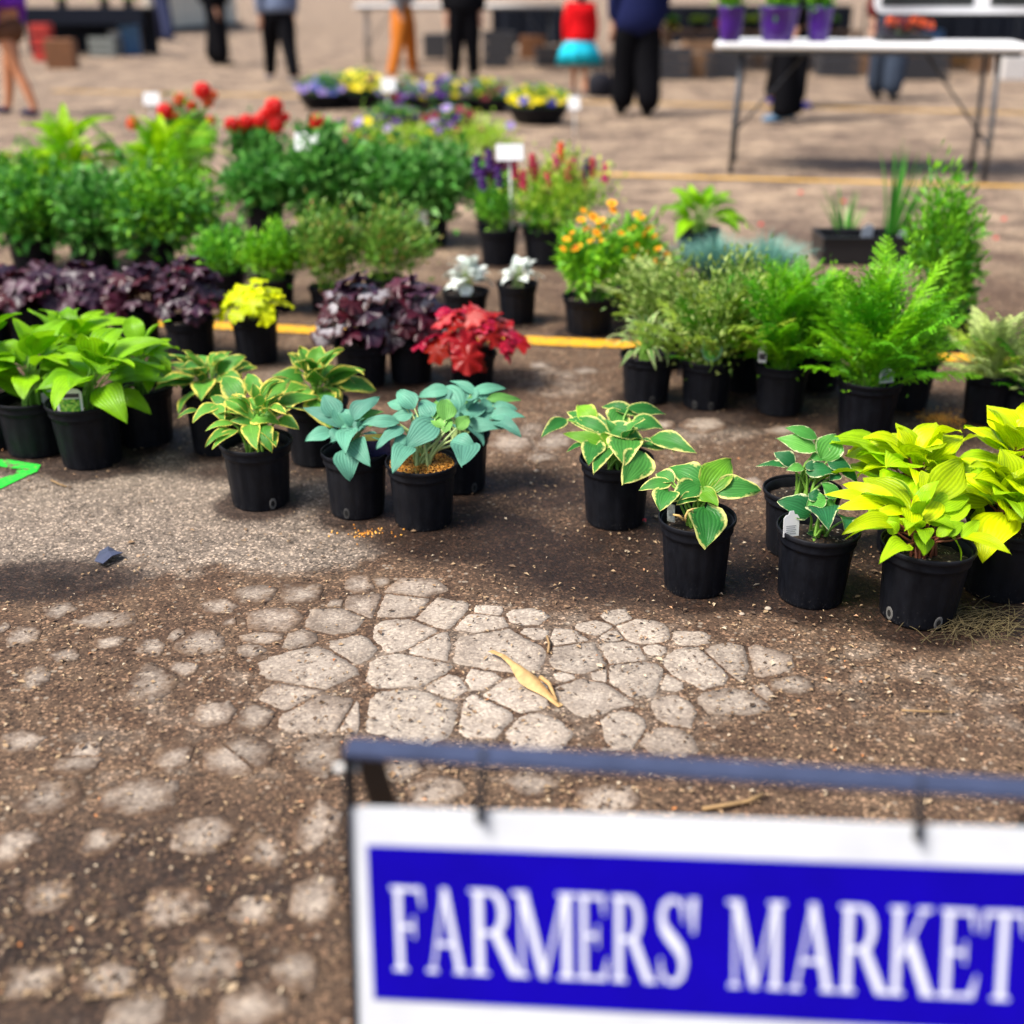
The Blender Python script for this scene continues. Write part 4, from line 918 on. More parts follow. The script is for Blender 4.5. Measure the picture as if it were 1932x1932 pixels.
bush(o, 1130, 1262, 424, 900, BG_BRT, 0.055, 0.014, 32, nst=16, upright=0.5)
for k, (a, b, s) in enumerate(((1200,402,1.1),(1215,440,1.2),(1202,463,1.0),(1240,467,1.0),(1224,430,1.1),(1258,480,1.1),(1250,498,0.9),(1180,470,0.8),(1150,470,1.0),(1232,445,1.0),(1208,410,1.0),(1170,440,0.9),(1190,430,0.9),(1215,475,0.8),(1235,490,0.8),(1190,485,0.8))):
    flower(o, DAISY, a, b, 0.02 + 0.012 * (k % 4) + (b - 430) * 0.0012, s * 0.82, ((k % 3 - 1) * 0.5, -0.3 - 0.25 * (k % 3)))

# snapdragons
GS = 'snapdragons in a pair of black pots'
o = potted('potted_snapdragon', 'snapdragons with dark purple spikes in the left pot beside a white placard', 'potted plant', GS, 942, 503, 436, 80, (), 33)
bush(o, 888, 990, 330, 900, BG_MID, 0.032, 0.012, 33, nst=18, upright=0.8)
for k, (a, b) in enumerate(((905,330),(930,318),(945,350),(975,335),(915,355))): flower(o, SPK[2 if k != 3 else 0], a, b, 0.01 * k, 1.6, (0, -0.1), name='flower_spike')
o = potted('potted_snapdragon', 'snapdragons with rose red spikes in the right pot of the pair', 'potted plant', GS, 1032, 504, 438, 96, (), 34)
bush(o, 965, 1190, 292, 2000, BG_YEL, 0.034, 0.011, 34, nst=26, upright=0.9)
bush(o, 975, 1130, 345, 900, BG_MID, 0.034, 0.012, 35, nst=14, upright=0.7)
for k, (a, b) in enumerate(((1013,335),(1008,320),(1036,355),(1052,320),(1075,335),(1105,350),(1120,330),(1062,300),(990,350),(1145,340),(1085,345),(1110,330),(1085,328))): flower(o, SPK[(0, 0, 0, 1, 0, 1, 0, 3, 0, 1, 2, 2, 1)[k]], a, b + 6, 0.02 + 0.01 * (k % 5), 1.5, (0, -0.1), name='flower_spike')

# tall leafy plants behind the ferns
o = potted('potted_hosta', 'light green broad leaved plant behind the orange daisies', 'potted plant', None, 1318, 500, 438, 84, (), 36)
hosta_auto(o, 1228, 1425, 354, 30, GREEN, STG, 36, 0.6, 0.42, heart=0.1)
def grass(o, x0, x1, yt, n, mat, wd, seed, droop=0.5, name='blades', stuff=True, spread=0.5):
    rng = np.random.default_rng(seed); R, Ht, cx = extent(o, x0, x1, yt); V = []; F = []; T = []
    for i in range(n):
        f = math.sqrt(rng.random()); a = rng.uniform(0, 6.28); d = np.array([math.cos(a), math.sin(a), 0]); L = Ht * rng.uniform(0.55, 1.08); b = len(V)
        c0 = np.array(o.crown - o.c) + d * o.R * spread * f + np.array([cx * 0.3, 0, -0.005]); sd = np.cross(d, [0, 0, 1]); tt = rng.random()
        if not stuff: V, F, T, b = [], [], [], 0
        for j in range(6):
            q = j / 5; p = c0 + d * R * f * (q ** (1.0 + droop)) + np.array([cx * 0.7 * q, 0, L * (q - droop * 0.55 * f * q * q)]); w_ = wd * (1 - q) ** 0.6 * 0.5 + 0.0003
            V += [p + sd * w_, p - sd * w_]; T += [tt, tt]
            if j: F.append((b + 2 * j - 2, b + 2 * j - 1, b + 2 * j + 1, b + 2 * j))
        if not stuff: link(name, new_mesh(name, V, F, None, True, T, [mat]), o.root)
    if stuff:
        g = link(name, new_mesh(name, V, F, None, True, T, [mat]), o.root); g['kind'] = 'stuff'
GFE = 'blue grasses'
o = potted('potted_grass', 'tuft of fine blue grass left of the pair', 'potted plant', GFE, 1350, 600, 530, 88, (), 41); grass(o, 1270, 1440, 420, 900, FESC, 0.003, 41, 0.7)
o = potted('potted_grass', 'tuft of fine blue grass right of the pair, behind the lime ferns', 'potted plant', GFE, 1440, 600, 530, 88, (), 42); grass(o, 1380, 1535, 424, 900, FESC, 0.003, 42, 0.7)
# black carrying tray with rushes
TRAY = plain('black_tray_plastic', (0.010, 0.010, 0.012), 0.4)
def tray():
    c = at(1640, 492); t = thing('carrying_tray', c, 'black plastic carrying tray with two pots of rushes behind the ferns', 'tray')
    L, Wd, H = 0.50, 0.22, 0.13
    for (x, y, sx, sy) in ((0, -Wd / 2, L, 0.006), (0, Wd / 2, L, 0.006), (-L / 2, 0, 0.006, Wd), (L / 2, 0, 0.006, Wd)):
        box('side', (x, y, H * 0.55), (sx + 0.006, sy, H * 0.9), TRAY, t, 0.002)
    box('base', (0, 0, 0.006), (L * 0.96, Wd * 0.96, 0.010), TRAY, t, 0.002)
    for s in (-1, 1): box('lip', (0, s * (Wd / 2 + 0.008), H), (L + 0.03, 0.02, 0.006), TRAY, t, 0.002)
    return c
tc_ = tray()
for k, (x, yb, yr, w, x0, x1, yt, n, lb) in enumerate(((1597, 486, 442, 62, 1545, 1630, 326, 16, 'short sparse rush in the left end of the black tray'), (1672, 486, 442, 62, 1665, 1800, 250, 30, 'tall rush with upright blades in the right end of the black tray'))):
    o = potted('potted_rush', lb, 'potted plant', 'rushes in the tray', x, yb, yr, w, (), 43 + k); grass(o, x0, x1, yt, n, IRIS, 0.018, 43 + k, 0.35, 'blade', False, 0.7)
o = potted('potted_shrub', 'tall deep green leafy plant rising behind the large fern', 'potted plant', None, 1795, 662, 600, 98, (), 45)
bush(o, 1715, 1868, 345, 2000, BG_MID, 0.040, 0.012, 45, nst=30, upright=0.7, hollow=0.1)
bush(o, 1725, 1860, 325, 1200, BG_BRT, 0.042, 0.010, 46, nst=18, upright=1.0, hollow=0.3)

# herbs behind the coral bells
GHB = 'low green herbs behind the coral bells'
for x, yb, yr, w, x0, x1, yt, n, mt, lb in (
    (425, 575, 520, 84, 352, 480, 438, 1100, BG_MID, 'low soft green herb left of the pair behind the yellow coral bells'),
    (522, 592, 530, 74, 455, 565, 432, 1100, BG_BRT, 'low soft green herb behind the yellow coral bells'),
    (618, 590, 548, 74, 545, 690, 392, 1300, BG_HERB, 'loose green and reddish herb behind the silver coral bells'),
    (725, 588, 530, 78, 660, 830, 396, 1300, BG_HERB, 'loose green and reddish herb behind the brownish coral bells')):
    o = potted('potted_herb', lb, 'potted plant', GHB, x, yb, yr, w, (), x)
    bush(o, x0 - 4, x1 + 4, yt - 4, int(n * 1.9), mt, 0.030, 0.012, x, nst=30, upright=0.9)

# big green plants at the left
GBL = 'big leafy plants at the back left'
for x, yb, yr, w, x0, x1, yt, n, mt, ln, wd, lb in (
    (60, 520, 450, 92, -60, 170, 322, 2200, BG_MID, 0.050, 0.026, 'bluish green bushy plant at the left edge behind the purple row'),
    (175, 525, 455, 92, 85, 290, 318, 2200, BG_BLU, 0.050, 0.026, 'bluish green bushy plant behind the middle of the purple row'),
    (290, 530, 460, 92, 200, 420, 322, 2200, BG_BRT, 0.050, 0.024, 'mid green bushy plant behind the right end of the purple row'),
    (-20, 430, 370, 84, -120, 90, 300, 1400, BG_BRT, 0.055, 0.026, 'bright green bushy plant cut off by the left edge')):
    o = potted('potted_shrub', lb, 'potted plant', GBL, x, yb, yr, w, (), abs(x))
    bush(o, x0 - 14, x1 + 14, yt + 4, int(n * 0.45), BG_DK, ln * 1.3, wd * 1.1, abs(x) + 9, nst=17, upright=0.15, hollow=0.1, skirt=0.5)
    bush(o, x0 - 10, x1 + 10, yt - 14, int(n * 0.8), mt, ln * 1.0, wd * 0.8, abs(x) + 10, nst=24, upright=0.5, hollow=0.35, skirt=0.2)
for x, yb, yr, w, x0, x1, yt, n, lb in ((130, 440, 385, 84, 20, 240, 196, 34, 'tall yellow green ferny plant at the back left with arching tips'), (290, 440, 385, 84, 190, 420, 218, 34, 'broad light green ferny plant in front of the left red geraniums')):
    o = potted('potted_fern', lb, 'potted plant', 'big ferny plants at the back left', x, yb, yr, w, (), x)
    fern(o, x0, x1, yt, n // 2, [FERNL, FERNL, FERN], x, 0)
    hosta_auto(o, x0, x1, yt, 36, LIMEG, STG, x, 0.72, 0.36, 24, heart=0)

# geraniums and leafy plants in the middle
GGE = 'red geraniums'
for x, yb, yr, w, x0, x1, yt, n, heads, lb in (
    (345, 380, 330, 70, 285, 415, 195, 900, ((380,170,0,1.0),(310,210,0,0.95),(337,188,1,0.8),(390,190,1,0.8),(250,235,1,0.9),(395,225,0,0.5),(360,200,0,0.6),(328,218,1,0.6),(400,178,1,0.6)), 'red geranium behind the broad ferny plant at the left'),
    (480, 372, 322, 72, 422, 545, 235, 900, ((440,236,0,0.95),(467,230,0,0.9),(492,228,0,0.85),(520,203,0,1.1),(523,236,0,1.05),(455,246,0,0.7),(505,216,0,0.8),(540,222,0,0.6)), 'red geranium with the largest cluster of scarlet heads'),
    (600, 380, 330, 70, 545, 660, 238, 900, ((600,230,0,0.95),(655,270,2,0.9)), 'red geranium with a single scarlet head beside a white placard')):
    o = potted('potted_geranium', lb, 'potted plant', GGE, x, yb, yr, w, (), x)
    bush(o, x0, x1, yt, n, BG_DK if x != 345 else BG_MID, 0.040, 0.036, x, nst=16, upright=0.6)
    for (a, b, hidx, s) in heads: flower(o, HEAD[hidx], a, b, 0.05, s * 1.35, (0.1, -0.5), name='flower_head')
GML = 'dark green leafy plants in the middle'
for x, yb, yr, w, x0, x1, yt, n, mt, lb in (
    (500, 452, 392, 76, 425, 580, 300, 1500, BG_DK, 'dark green leafy plant in the leftmost black pot of the middle row'),
    (612, 462, 402, 76, 540, 690, 262, 1600, BG_DK, 'dark green leafy plant behind the loose herbs, second in the middle row'),
    (715, 460, 402, 76, 640, 790, 285, 1600, BG_BLU, 'silvery green leafy plant third in the middle row'),
    (812, 466, 404, 76, 740, 895, 285, 1500, BG_BLU, 'silvery green leafy plant at the right end of the middle row beside a white label')):
    o = potted('potted_shrub', lb, 'potted plant', GML, x, yb, yr, w, (), x)
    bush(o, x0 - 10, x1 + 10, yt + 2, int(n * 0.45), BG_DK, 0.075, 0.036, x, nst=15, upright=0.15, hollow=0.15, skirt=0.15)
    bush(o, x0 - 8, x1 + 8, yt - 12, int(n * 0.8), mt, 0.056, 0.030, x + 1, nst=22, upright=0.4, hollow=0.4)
o = potted('potted_geranium', 'low plant with magenta and red blooms between the single headed geranium and the placard', 'potted plant', GGE, 668, 420, 365, 70, (), 52)
bush(o, 610, 735, 262, 700, BG_BRT, 0.036, 0.020, 52, nst=18, upright=0.6)
for (a, b, q, s_) in ((655, 270, 2, 1.2), (800, 268, 0, 0.5), (690, 258, 1, 0.6), (640, 240, 2, 0.8), (780, 300, 2, 0.6), (720, 285, 0, 0.45)): flower(o, HEAD[q], a, b, 0.06, s_, (0.1, -0.6), name='flower_head')
o = potted('potted_coleus', 'dark wine red leafy plant behind the left snapdragons', 'potted plant', None, 925, 430, 380, 66, (), 51)
bush(o, 880, 990, 296, 800, BG_WINE, 0.045, 0.026, 51, nst=14, upright=0.4)
GYL = 'yellow green bedding plants behind the middle row'
for x, yb, yr, w, x0, x1, yt, n, lb in ((690, 345, 305, 64, 630, 760, 225, 1200, 'yellow green bedding plant behind the single headed geranium'), (790, 348, 308, 64, 720, 860, 222, 1200, 'yellow green bedding plant in the middle behind the silvery plants'), (900, 350, 310, 64, 830, 985, 215, 1300, 'yellow green bedding plant nearest the yellow pansy bowl')):
    o = potted('potted_bedding_plant', lb, 'potted plant', GYL, x, yb, yr, w, (), x)
    bush(o, x0, x1, yt, n, BG_YEL, 0.032, 0.014, x, nst=18, upright=0.7)
    rg = np.random.default_rng(x)
    for k in range(9):
        a, b = rg.uniform(x0 + 10, x1 - 10), rg.uniform(yt - 12, yt + 38); key = ['y', 'v', 'm', 'l', 'v', 'm'][int(rg.integers(6))]
        flower(o, PAN[key], a, b, rg.uniform(-0.02, 0.12), 1.5, (rg.uniform(-0.4, 0.4), -0.9))

# pansy bowls
def bowl(label, x, yb, w, cols, nfl, yt, seed):
    w = w * 1.14; P0 = at(x, yb); R = w / 2 * depth(P0) / FP; c = P0 + Vector((0, R * 0.7, 0)); H = R * 0.55
    o = PT(); o.R, o.H, o.c = R, H, c; o.root = thing('pansy_bowl', c, label, 'flower bowl', 'bowls of pansies'); o.crown = c + Vector((0, 0, H * 0.85)); o.top = c + Vector((0, 0, H))
    V, F = lathe([(0.01, 0.003), (R * 0.62, 0.0), (R * 0.70, 0.01), (R * 0.92, H * 0.6), (R * 0.97, H * 0.92), (R * 1.03, H * 0.94), (R * 1.03, H), (R * 0.95, H), (R * 0.90, H * 0.8)], 40); link('pot', new_mesh('pot', V, F, mats=[POT]), o.root)
    link('soil', SM, o.root, (0, 0, 0), None, (R, R, H))
    bush(o, x - w * 0.52, x + w * 0.52, yt + 4, 1000, BG_DK, 0.045, 0.024, seed, nst=20, upright=0.5, hollow=0.2)
    rg = np.random.default_rng(seed)
    nfl = int(nfl * 1.7)
    for k in range(nfl):
        f = math.sqrt((k + 0.5) / nfl); a = k * 2.4
        px = x + w * 0.46 * f * math.cos(a); dy = -R * 0.9 * f * math.sin(a)
        py = yt + 16 + 14 * f * f + dy / R * 12 + rg.uniform(-6, 6)
        flower(o, PAN[cols[int(rg.integers(len(cols)))]], px, py - 4, dy, 2.2, (rg.uniform(-0.4, 0.4), -0.8))
bowl('bowl of blue violet pansies at the left end of the far flower row', 607, 208, 84, 'bbbbvl', 24, 140, 61)
bowl('bowl of yellow pansies next to the blue violet ones', 678, 206, 84, 'yyyym', 24, 130, 62)
bowl('bowl of mixed violet and maroon pansies in front of the orange trousers', 760, 214, 84, 'vmvly', 24, 146, 63)
bowl('bowl of dark violet pansies in the middle of the far flower row', 835, 218, 84, 'vvvyl', 22, 142, 64)
bowl('bowl of mixed pansies with few flowers left of the yellow bowl', 920, 214, 84, 'mvyl', 12, 146, 65)
bowl('black bowl of bright yellow pansies at the right end of the far flower row', 1015, 237, 104, 'yyyyyyb', 26, 160, 66)
bowl('bowl of violet pansies in the second flower row', 745, 252, 84, 'vvmv', 20, 196, 67)
bowl('bowl of violet and lilac pansies in the second flower row, behind the placard', 850, 258, 84, 'vlvm', 20, 200, 68)

# ------------------------------------------------------------------ plant tags and placards
WCARD = plain('white_card', (0.80, 0.80, 0.80), 0.45, var=0.04); TXT = plain('grey_print', (0.35, 0.36, 0.38), 0.6); DKP = plain('dark_print', (0.05, 0.04, 0.05), 0.6)
PIC = tintmat('green_photo_print', g3((0.02, 0.10, 0.01), (0.12, 0.40, 0.03), (0.45, 0.65, 0.10)), 0.5, 0); NAVYP = plain('berry_print', (0.03, 0.03, 0.10), 0.5, var=0.9, scale=220); GOLD = plain('gold_print', (0.62, 0.55, 0.12), 0.5)
def prism(pts, th):                                       # outline in x,z -> thin card facing -y
    n = len(pts); V = [(x, -th / 2, z) for x, z in pts] + [(x, th / 2, z) for x, z in pts]
    F = [tuple(range(n)), tuple(range(2 * n - 1, n - 1, -1))] + [(k, n + k, n + (k + 1) % n, (k + 1) % n) for k in range(n)]
    return V, F
def card(name, label, px0, py0, px1, py1, Y, shape, mat, lean=-0.15, rz=0.0, cat='plant tag', below=0.05):
    """card filling the picture box x0..x1, y0..y1 at distance Y, its foot stuck in the soil"""
    a, b = at_y(px0, py1, Y), at_y(px1, py0, Y); W, H = b.x - a.x, b.z - a.z; c = Vector(((a.x + b.x) / 2, Y, a.z))
    t = thing(name, c, label, cat, None, rz); t.rotation_euler = (lean, 0, rz)
    if shape == 'oval': out = [(W / 2 * math.cos(q), H * 0.5 + H * 0.5 * math.sin(q)) for q in np.linspace(0, 2 * math.pi, 24, endpoint=False)]
    elif shape == 'knob': out = [(-W / 2, -below), (W / 2, -below), (W / 2, H * 0.72), (W * 0.36, H * 0.84), (W * 0.20, H * 0.86), (W * 0.13, H), (-W * 0.13, H), (-W * 0.20, H * 0.86), (-W * 0.36, H * 0.84), (-W / 2, H * 0.72)]
    else: out = [(-W / 2, -below), (W / 2, -below), (W / 2, H), (-W / 2, H)]
    V, F = prism(out, 0.0012); link('card', new_mesh('card', V, F, None, False, mats=[mat]), t)
    return t, W, H
def patch(t, x0, x1, z0, z1, mat, tint=False, name='print'):
    if tint:
        rg = np.random.default_rng(4); nx_, nz_ = 9, 9; V = []; F = []; T = []
        for i in range(nx_):
            for j in range(nz_):
                b = len(V); xa, xb = x0 + (x1 - x0) * i / nx_, x0 + (x1 - x0) * (i + 1) / nx_; za, zb = z0 + (z1 - z0) * j / nz_, z0 + (z1 - z0) * (j + 1) / nz_; V += [(xa, -0.0014, za), (xb, -0.0014, za), (xb, -0.0014, zb), (xa, -0.0014, zb)]; F.append((b, b + 1, b + 2, b + 3)); T += [rg.random()] * 4
        return link(name, new_mesh(name, V, F, None, False, T, [mat]), t)
    return link(name, new_mesh(name, [(x0, -0.0012, z0), (x1, -0.0012, z0), (x1, -0.0012, z1), (x0, -0.0012, z1)], [(0, 1, 2, 3)], None, False, mats=[mat]), t)
def ypot(x, yb, w, k): 
    P0 = at(x, yb); R = w / 2 * depth(P0) / FP; return P0.y + 0.77 * R - k * R
t, W, H = card('plant_tag', 'white care tag with faint grey print in the front dark hosta pot', 1476, 966, 1513, 1012, ypot(1537, 1151, 157, 0.42), 'knob', WCARD, -0.12, 0.25, below=0.0)
for k in range(5): patch(t, -W * 0.34, W * (0.30 - 0.06 * (k % 2)), H * (0.10 + 0.075 * k), H * (0.13 + 0.075 * k), TXT)
t, W, H = card('plant_tag', 'white tag with a leaf photo in the front bright green hosta pot', 110, 728, 150, 776, ypot(165, 888, 139, 0.74), 'knob', WCARD, -0.08, 0.1, below=0.01)
patch(t, -W * 0.40, W * 0.40, H * 0.52, H * 0.68, DKP); patch(t, -W * 0.40, W * 0.40, -0.01, H * 0.48, PIC, True)
t, W, H = card('plant_tag', 'plain whitish tag leaning in the pot left of the photo tag', 80, 734, 108, 752, ypot(62, 866, 136, 0.5), 'knob', plain('greyed_card', (0.55, 0.58, 0.58), 0.5), 0.3, 0.5, below=0.01)
t, W, H = card('plant_tag', 'oval green photo tag in the olive fern pot', 1322, 636, 1366, 682, ypot(1333, 776, 106, 0.75), 'oval', plain('pale_green_card', (0.35, 0.6, 0.4), 0.5), -0.15, 0.1)
V = [(W * 0.44 * math.cos(q), -0.0013, H * 0.5 + H * 0.44 * math.sin(q)) for q in np.linspace(0, 2 * math.pi, 20, endpoint=False)]
link('print', new_mesh('print', V, [tuple(range(20))], None, False, mats=[plain('leaf_photo', (0.10, 0.38, 0.05), 0.5, var=0.8, scale=160)]), t); patch(t, -W * 0.2, W * 0.2, H * 0.68, H * 0.80, GOLD).location = (0, -0.0006, 0)
t, W, H = card('plant_tag', 'small white tag at the left of the upright fern', 1430, 650, 1448, 684, ypot(1475, 788, 108, 0.4), 'knob', WCARD, -0.05, -0.3, below=0.0); patch(t, -W * 0.4, W * 0.4, H * 0.15, H * 0.5, DKP)
t, W, H = card('plant_tag', 'white printed tag at the right of the large bright fern', 1658, 694, 1690, 722, ypot(1637, 828, 124, 0.6), 'knob', WCARD, -0.1, 0.2, below=0.0); patch(t, -W * 0.38, W * 0.38, H * 0.1, H * 0.6, TXT)
t, W, H = card('plant_tag', 'dark berry photo tag with a gold top in the left blue hosta pot', 690, 812, 735, 862, ypot(671, 983, 130, 0.3), 'plain', NAVYP, 0.25, 0.15, below=0.0); patch(t, -W * 0.5, W * 0.5, H * 0.72, H, GOLD)
t, W, H = card('plant_tag', 'grey striped tag inside the left rim of the middle cream edged hosta', 1258, 950, 1276, 984, ypot(1316, 1131, 147, 0.0), 'plain', plain('striped_card', (0.45, 0.47, 0.42), 0.5, var=0.7, scale=90), 0.1, -0.6, below=0.0)
t, W, H = card('plant_tag', 'white label in the black pot at the end of the middle row', 785, 398, 806, 424, ypot(812, 466, 76, 1.15), 'plain', WCARD, 0.0, 0.0, below=0.0)
for lb, a in (('small white tag in the black tray at the short rush', (1622, 420, 1650, 446)), ('white tag at the tall rush in the black tray', (1690, 430, 1716, 456))):
    card('plant_tag', lb, *a, at(1640, 492).y - 0.02, 'knob', WCARD, 0.2, 0.3)
STK = plain('white_stake', (0.72, 0.72, 0.70), 0.5, var=0.05)
for lb, (cx, cy, hw, hh), foot, Y in (
    ('white price placard on a white stake in the left snapdragon pot', (962, 287, 26, 16), (966, 424), ypot(942, 503, 80, 0.5)),
    ('white price placard on a stake in front of the geraniums', (580, 266, 22, 17), (585, 350), ypot(612, 462, 76, 0.3)),
    ('white price placard on a stake between the pansy bowls', (733, 160, 13, 13), (728, 240), at(740, 240).y),
    ('white price placard on a stake at the right end of the flower row', (1083, 194, 11, 13), (1085, 262), at(1085, 262).y),
    ('white price placard on a stake behind the left geraniums', (286, 186, 13, 12), (284, 250), at(284, 262).y)):
    a, b = at_y(cx - hw, cy + hh, Y), at_y(cx + hw, cy - hh, Y); f = at_y(foot[0], foot[1], Y)
    t = thing('price_placard', f, lb, 'placard', 'white placards among the flowers')
    W, H = b.x - a.x, b.z - a.z; cx_ = (a.x + b.x) / 2 - f.x; cz = (a.z + b.z) / 2 - f.z
    box('card', (cx_, -0.008, cz), (W, 0.003, H), WCARD, t, 0.001, (-0.35, 0, 0.1))
    V, F = tube([(0, 0, -0.03), (cx_ * 0.5, 0, cz * 0.5), (cx_, 0, cz)], 0.007, 8); link('stake', new_mesh('stake', V, F, mats=[STK]), t)

# fertilizer beads on the soil of the blue hosta
BEAD = tintmat('fertilizer_beads', g3((0.40, 0.13, 0.01), (0.68, 0.27, 0.02), (0.85, 0.48, 0.10)), 0.4, 0)
def beads(o, n, rmax, seed, fy=-0.25):
    rng = np.random.default_rng(seed); V = []; F = []; T = []
    ico = [(0, 0, 1), (0.89, 0, 0.45), (0.28, 0.85, 0.45), (-0.72, 0.53, 0.45), (-0.72, -0.53, 0.45), (0.28, -0.85, 0.45), (0, 0, -0.3)]
    fc = [(0, 1, 2), (0, 2, 3), (0, 3, 4), (0, 4, 5), (0, 5, 1), (6, 2, 1), (6, 3, 2), (6, 4, 3), (6, 5, 4), (6, 1, 5)]
    for k in range(n):
        a = rng.uniform(0, 6.28); q = math.sqrt(rng.random()) * rmax; r = rng.uniform(0.0013, 0.0024); b = len(V); t = rng.random()
        c = np.array([q * math.cos(a) * o.R, q * math.sin(a) * o.R + fy * o.R * 0.3, o.H * (0.925 + 0.03 * rng.random())])
        V += [tuple(c + r * np.array(p)) for p in ico]; F += [tuple(i + b for i in f) for f in fc]; T += [t] * 7
    m = link('fertilizer_beads', new_mesh('fertilizer_beads', V, F, None, True, T, [BEAD]), o.root); m['kind'] = 'stuff'
beads(HERO8, 2200, 0.88, 1, -0.1)
def spill(label, px, py, rx, ry, n, seed):
    rng = np.random.default_rng(seed); c = at(px, py); V = []; F = []; T = []
    for k in range(n):
        a = rng.uniform(0, 6.28); q = abs(rng.normal(0, 0.45)); r = rng.uniform(0.0013, 0.0022); b = len(V); x, y = q * math.cos(a) * rx, q * math.sin(a) * ry; t = rng.random()
        V += [(x - r, y - r, 0.002), (x + r, y - r, 0.002), (x + r, y + r, 0.002), (x - r, y + r, 0.002), (x, y, 0.002 + 1.6 * r)]; F += [(b, b + 1, b + 4), (b + 1, b + 2, b + 4), (b + 2, b + 3, b + 4), (b + 3, b, b + 4)]; T += [t] * 5
    o = link('spilled_fertilizer', new_mesh('spilled_fertilizer', V, F, None, True, T, [BEAD]), None, c); tag(o, label, 'fertilizer', None, 'stuff')
spill('orange fertilizer beads spilled on the ground right of the large fern pot', 1775, 792, 0.10, 0.13, 500, 2)
spill('orange fertilizer beads spilled in front of the blue hosta pots', 690, 1008, 0.09, 0.04, 60, 3)

# ------------------------------------------------------------------ folding table with purple pots
TW = plain('white_table_plastic', (0.80, 0.80, 0.80), 0.4, var=0.03); TL = plain('grey_table_steel', (0.10, 0.105, 0.115), 0.4, 0.6, 0.1)
def folding_table(label, c, L, D, H, rz=0.0, group=None, top=TW, inset=0.16):
    t = thing('folding_table', c, label, 'table', group, rz)
    me = box_mesh('table_top', (L, D, 0.045), 0.018, top, 3); link('table_top', me, t, (0, 0, H - 0.0225))
    box('top_skirt', (0, 0, H - 0.06), (L - 0.10, D - 0.10, 0.030), TL, t, 0.004)
    for s in (-1, 1):
        x = s * (L / 2 - inset)
        for yy in (-1, 1):
            V, F = tube([(x, yy * (D / 2 - 0.07), 0.0), (x, yy * (D / 2 - 0.075), 0.3), (x - s * 0.02, yy * (D / 2 - 0.10), H - 0.06)], 0.016, 10); link('leg', new_mesh('leg', V, F, mats=[TL]), t)
            V, F = tube([(x, yy * (D / 2 - 0.07), -0.0), (x, yy * (D / 2 - 0.07), 0.035)], 0.020, 10); link('foot', new_mesh('foot', V, F, mats=[HOLE]), t)
        V, F = tube([(x, -(D / 2 - 0.08), 0.22), (x, 0, 0.24), (x, D / 2 - 0.08, 0.22)], 0.010, 8); link('crossbar', new_mesh('crossbar', V, F, mats=[TL]), t)
        V, F = tube([(x, 0, 0.24), (x - s * 0.45, 0, H - 0.07)], 0.009, 8); link('brace', new_mesh('brace', V, F, mats=[TL]), t)
    return t
a, b = at(1378, 327), at(1856, 341)
TC = (a + b) / 2; TLn = (b - a).length + 0.32; TD = 0.76; TH_ = 0.85
rzt = math.atan2(b.y - a.y, b.x - a.x); TC = TC + Vector((-math.sin(rzt), math.cos(rzt), 0)) * (TD / 2 - 0.07)
folding_table('white plastic folding table carrying three purple pots', TC, TLn, TD, TH_, rzt)
PUR = plain('purple_pot_glaze', (0.055, 0.008, 0.20), 0.35, var=0.12)
GPU = 'purple pots on the white table'
for x, w, y0, lb, sd in ((1377, 50, 14, 'small purple pot with a leafy stem at the left end of the white table', 71), (1466, 76, 12, 'largest purple pot in the middle of the three on the white table', 72), (1543, 48, 14, 'small purple pot at the right of the three on the white table', 73)):
    c = at(x, 80, TH_); c = at_y(x, 78, c.y + 0.12); c.z = TH_; Z = depth(c); R = w / 2 * Z / FP; H = 62 * Z / FP
    t = thing('purple_pot', c, lb, 'potted plant', GPU)
    V, F = lathe([(0.01, 0.004), (R * 0.66, 0.0), (R * 0.72, 0.006), (R * 0.86, H * 0.45), (R * 0.96, H * 0.88), (R * 1.0, H * 0.90), (R * 1.02, H * 0.94), (R * 1.02, H), (R * 0.95, H), (R * 0.90, H * 0.8)], 36)
    link('pot', new_mesh('pot', V, F, mats=[PUR]), t)
    V, F = lathe([(0.0001, H * 0.86), (R * 0.5, H * 0.86), (R * 0.92, H * 0.84)], 24); link('soil', new_mesh('soil', V, F, mats=[SOIL]), t)
    o = PT(); o.root, o.R, o.H, o.c, o.crown, o.top = t, R, H, c, c + Vector((0, 0, H * 0.86)), c + Vector((0, 0, H))
    rng = np.random.default_rng(sd); st = []
    for k in range(5):
        a_ = k * 1.3; e = Vector((0.10 * math.cos(a_), 0.08 * math.sin(a_), 0.30 + 0.06 * k)); s0 = Vector((R * 0.4 * math.cos(a_), R * 0.4 * math.sin(a_), H * 0.84)); st.append(tube([s0, s0 + e * 0.5, s0 + e], [0.004, 0.003, 0.001], 5))
        for j in range(4): add_leaf(o, c + s0 + e * (0.25 + 0.2 * j), c + s0 + e * (0.25 + 0.2 * j) + Vector((math.cos(a_ + j * 2) * 0.10, math.sin(a_ + j * 2) * 0.10, 0.03)), 0.045, Vector((0, -0.3, 1)), GREEN, STG, c + s0 + e * (0.2 + 0.2 * j), 0.0015, sd + k * 4 + j)
    V, F = merge(st); link('stems', new_mesh('stems', V, F, mats=[STG]), t)
    bush(o, x - w * 0.62, x + w * 0.62, -34, 170, BG_MID, 0.07, 0.03, sd, nst=9, upright=0.6, hollow=0.1)
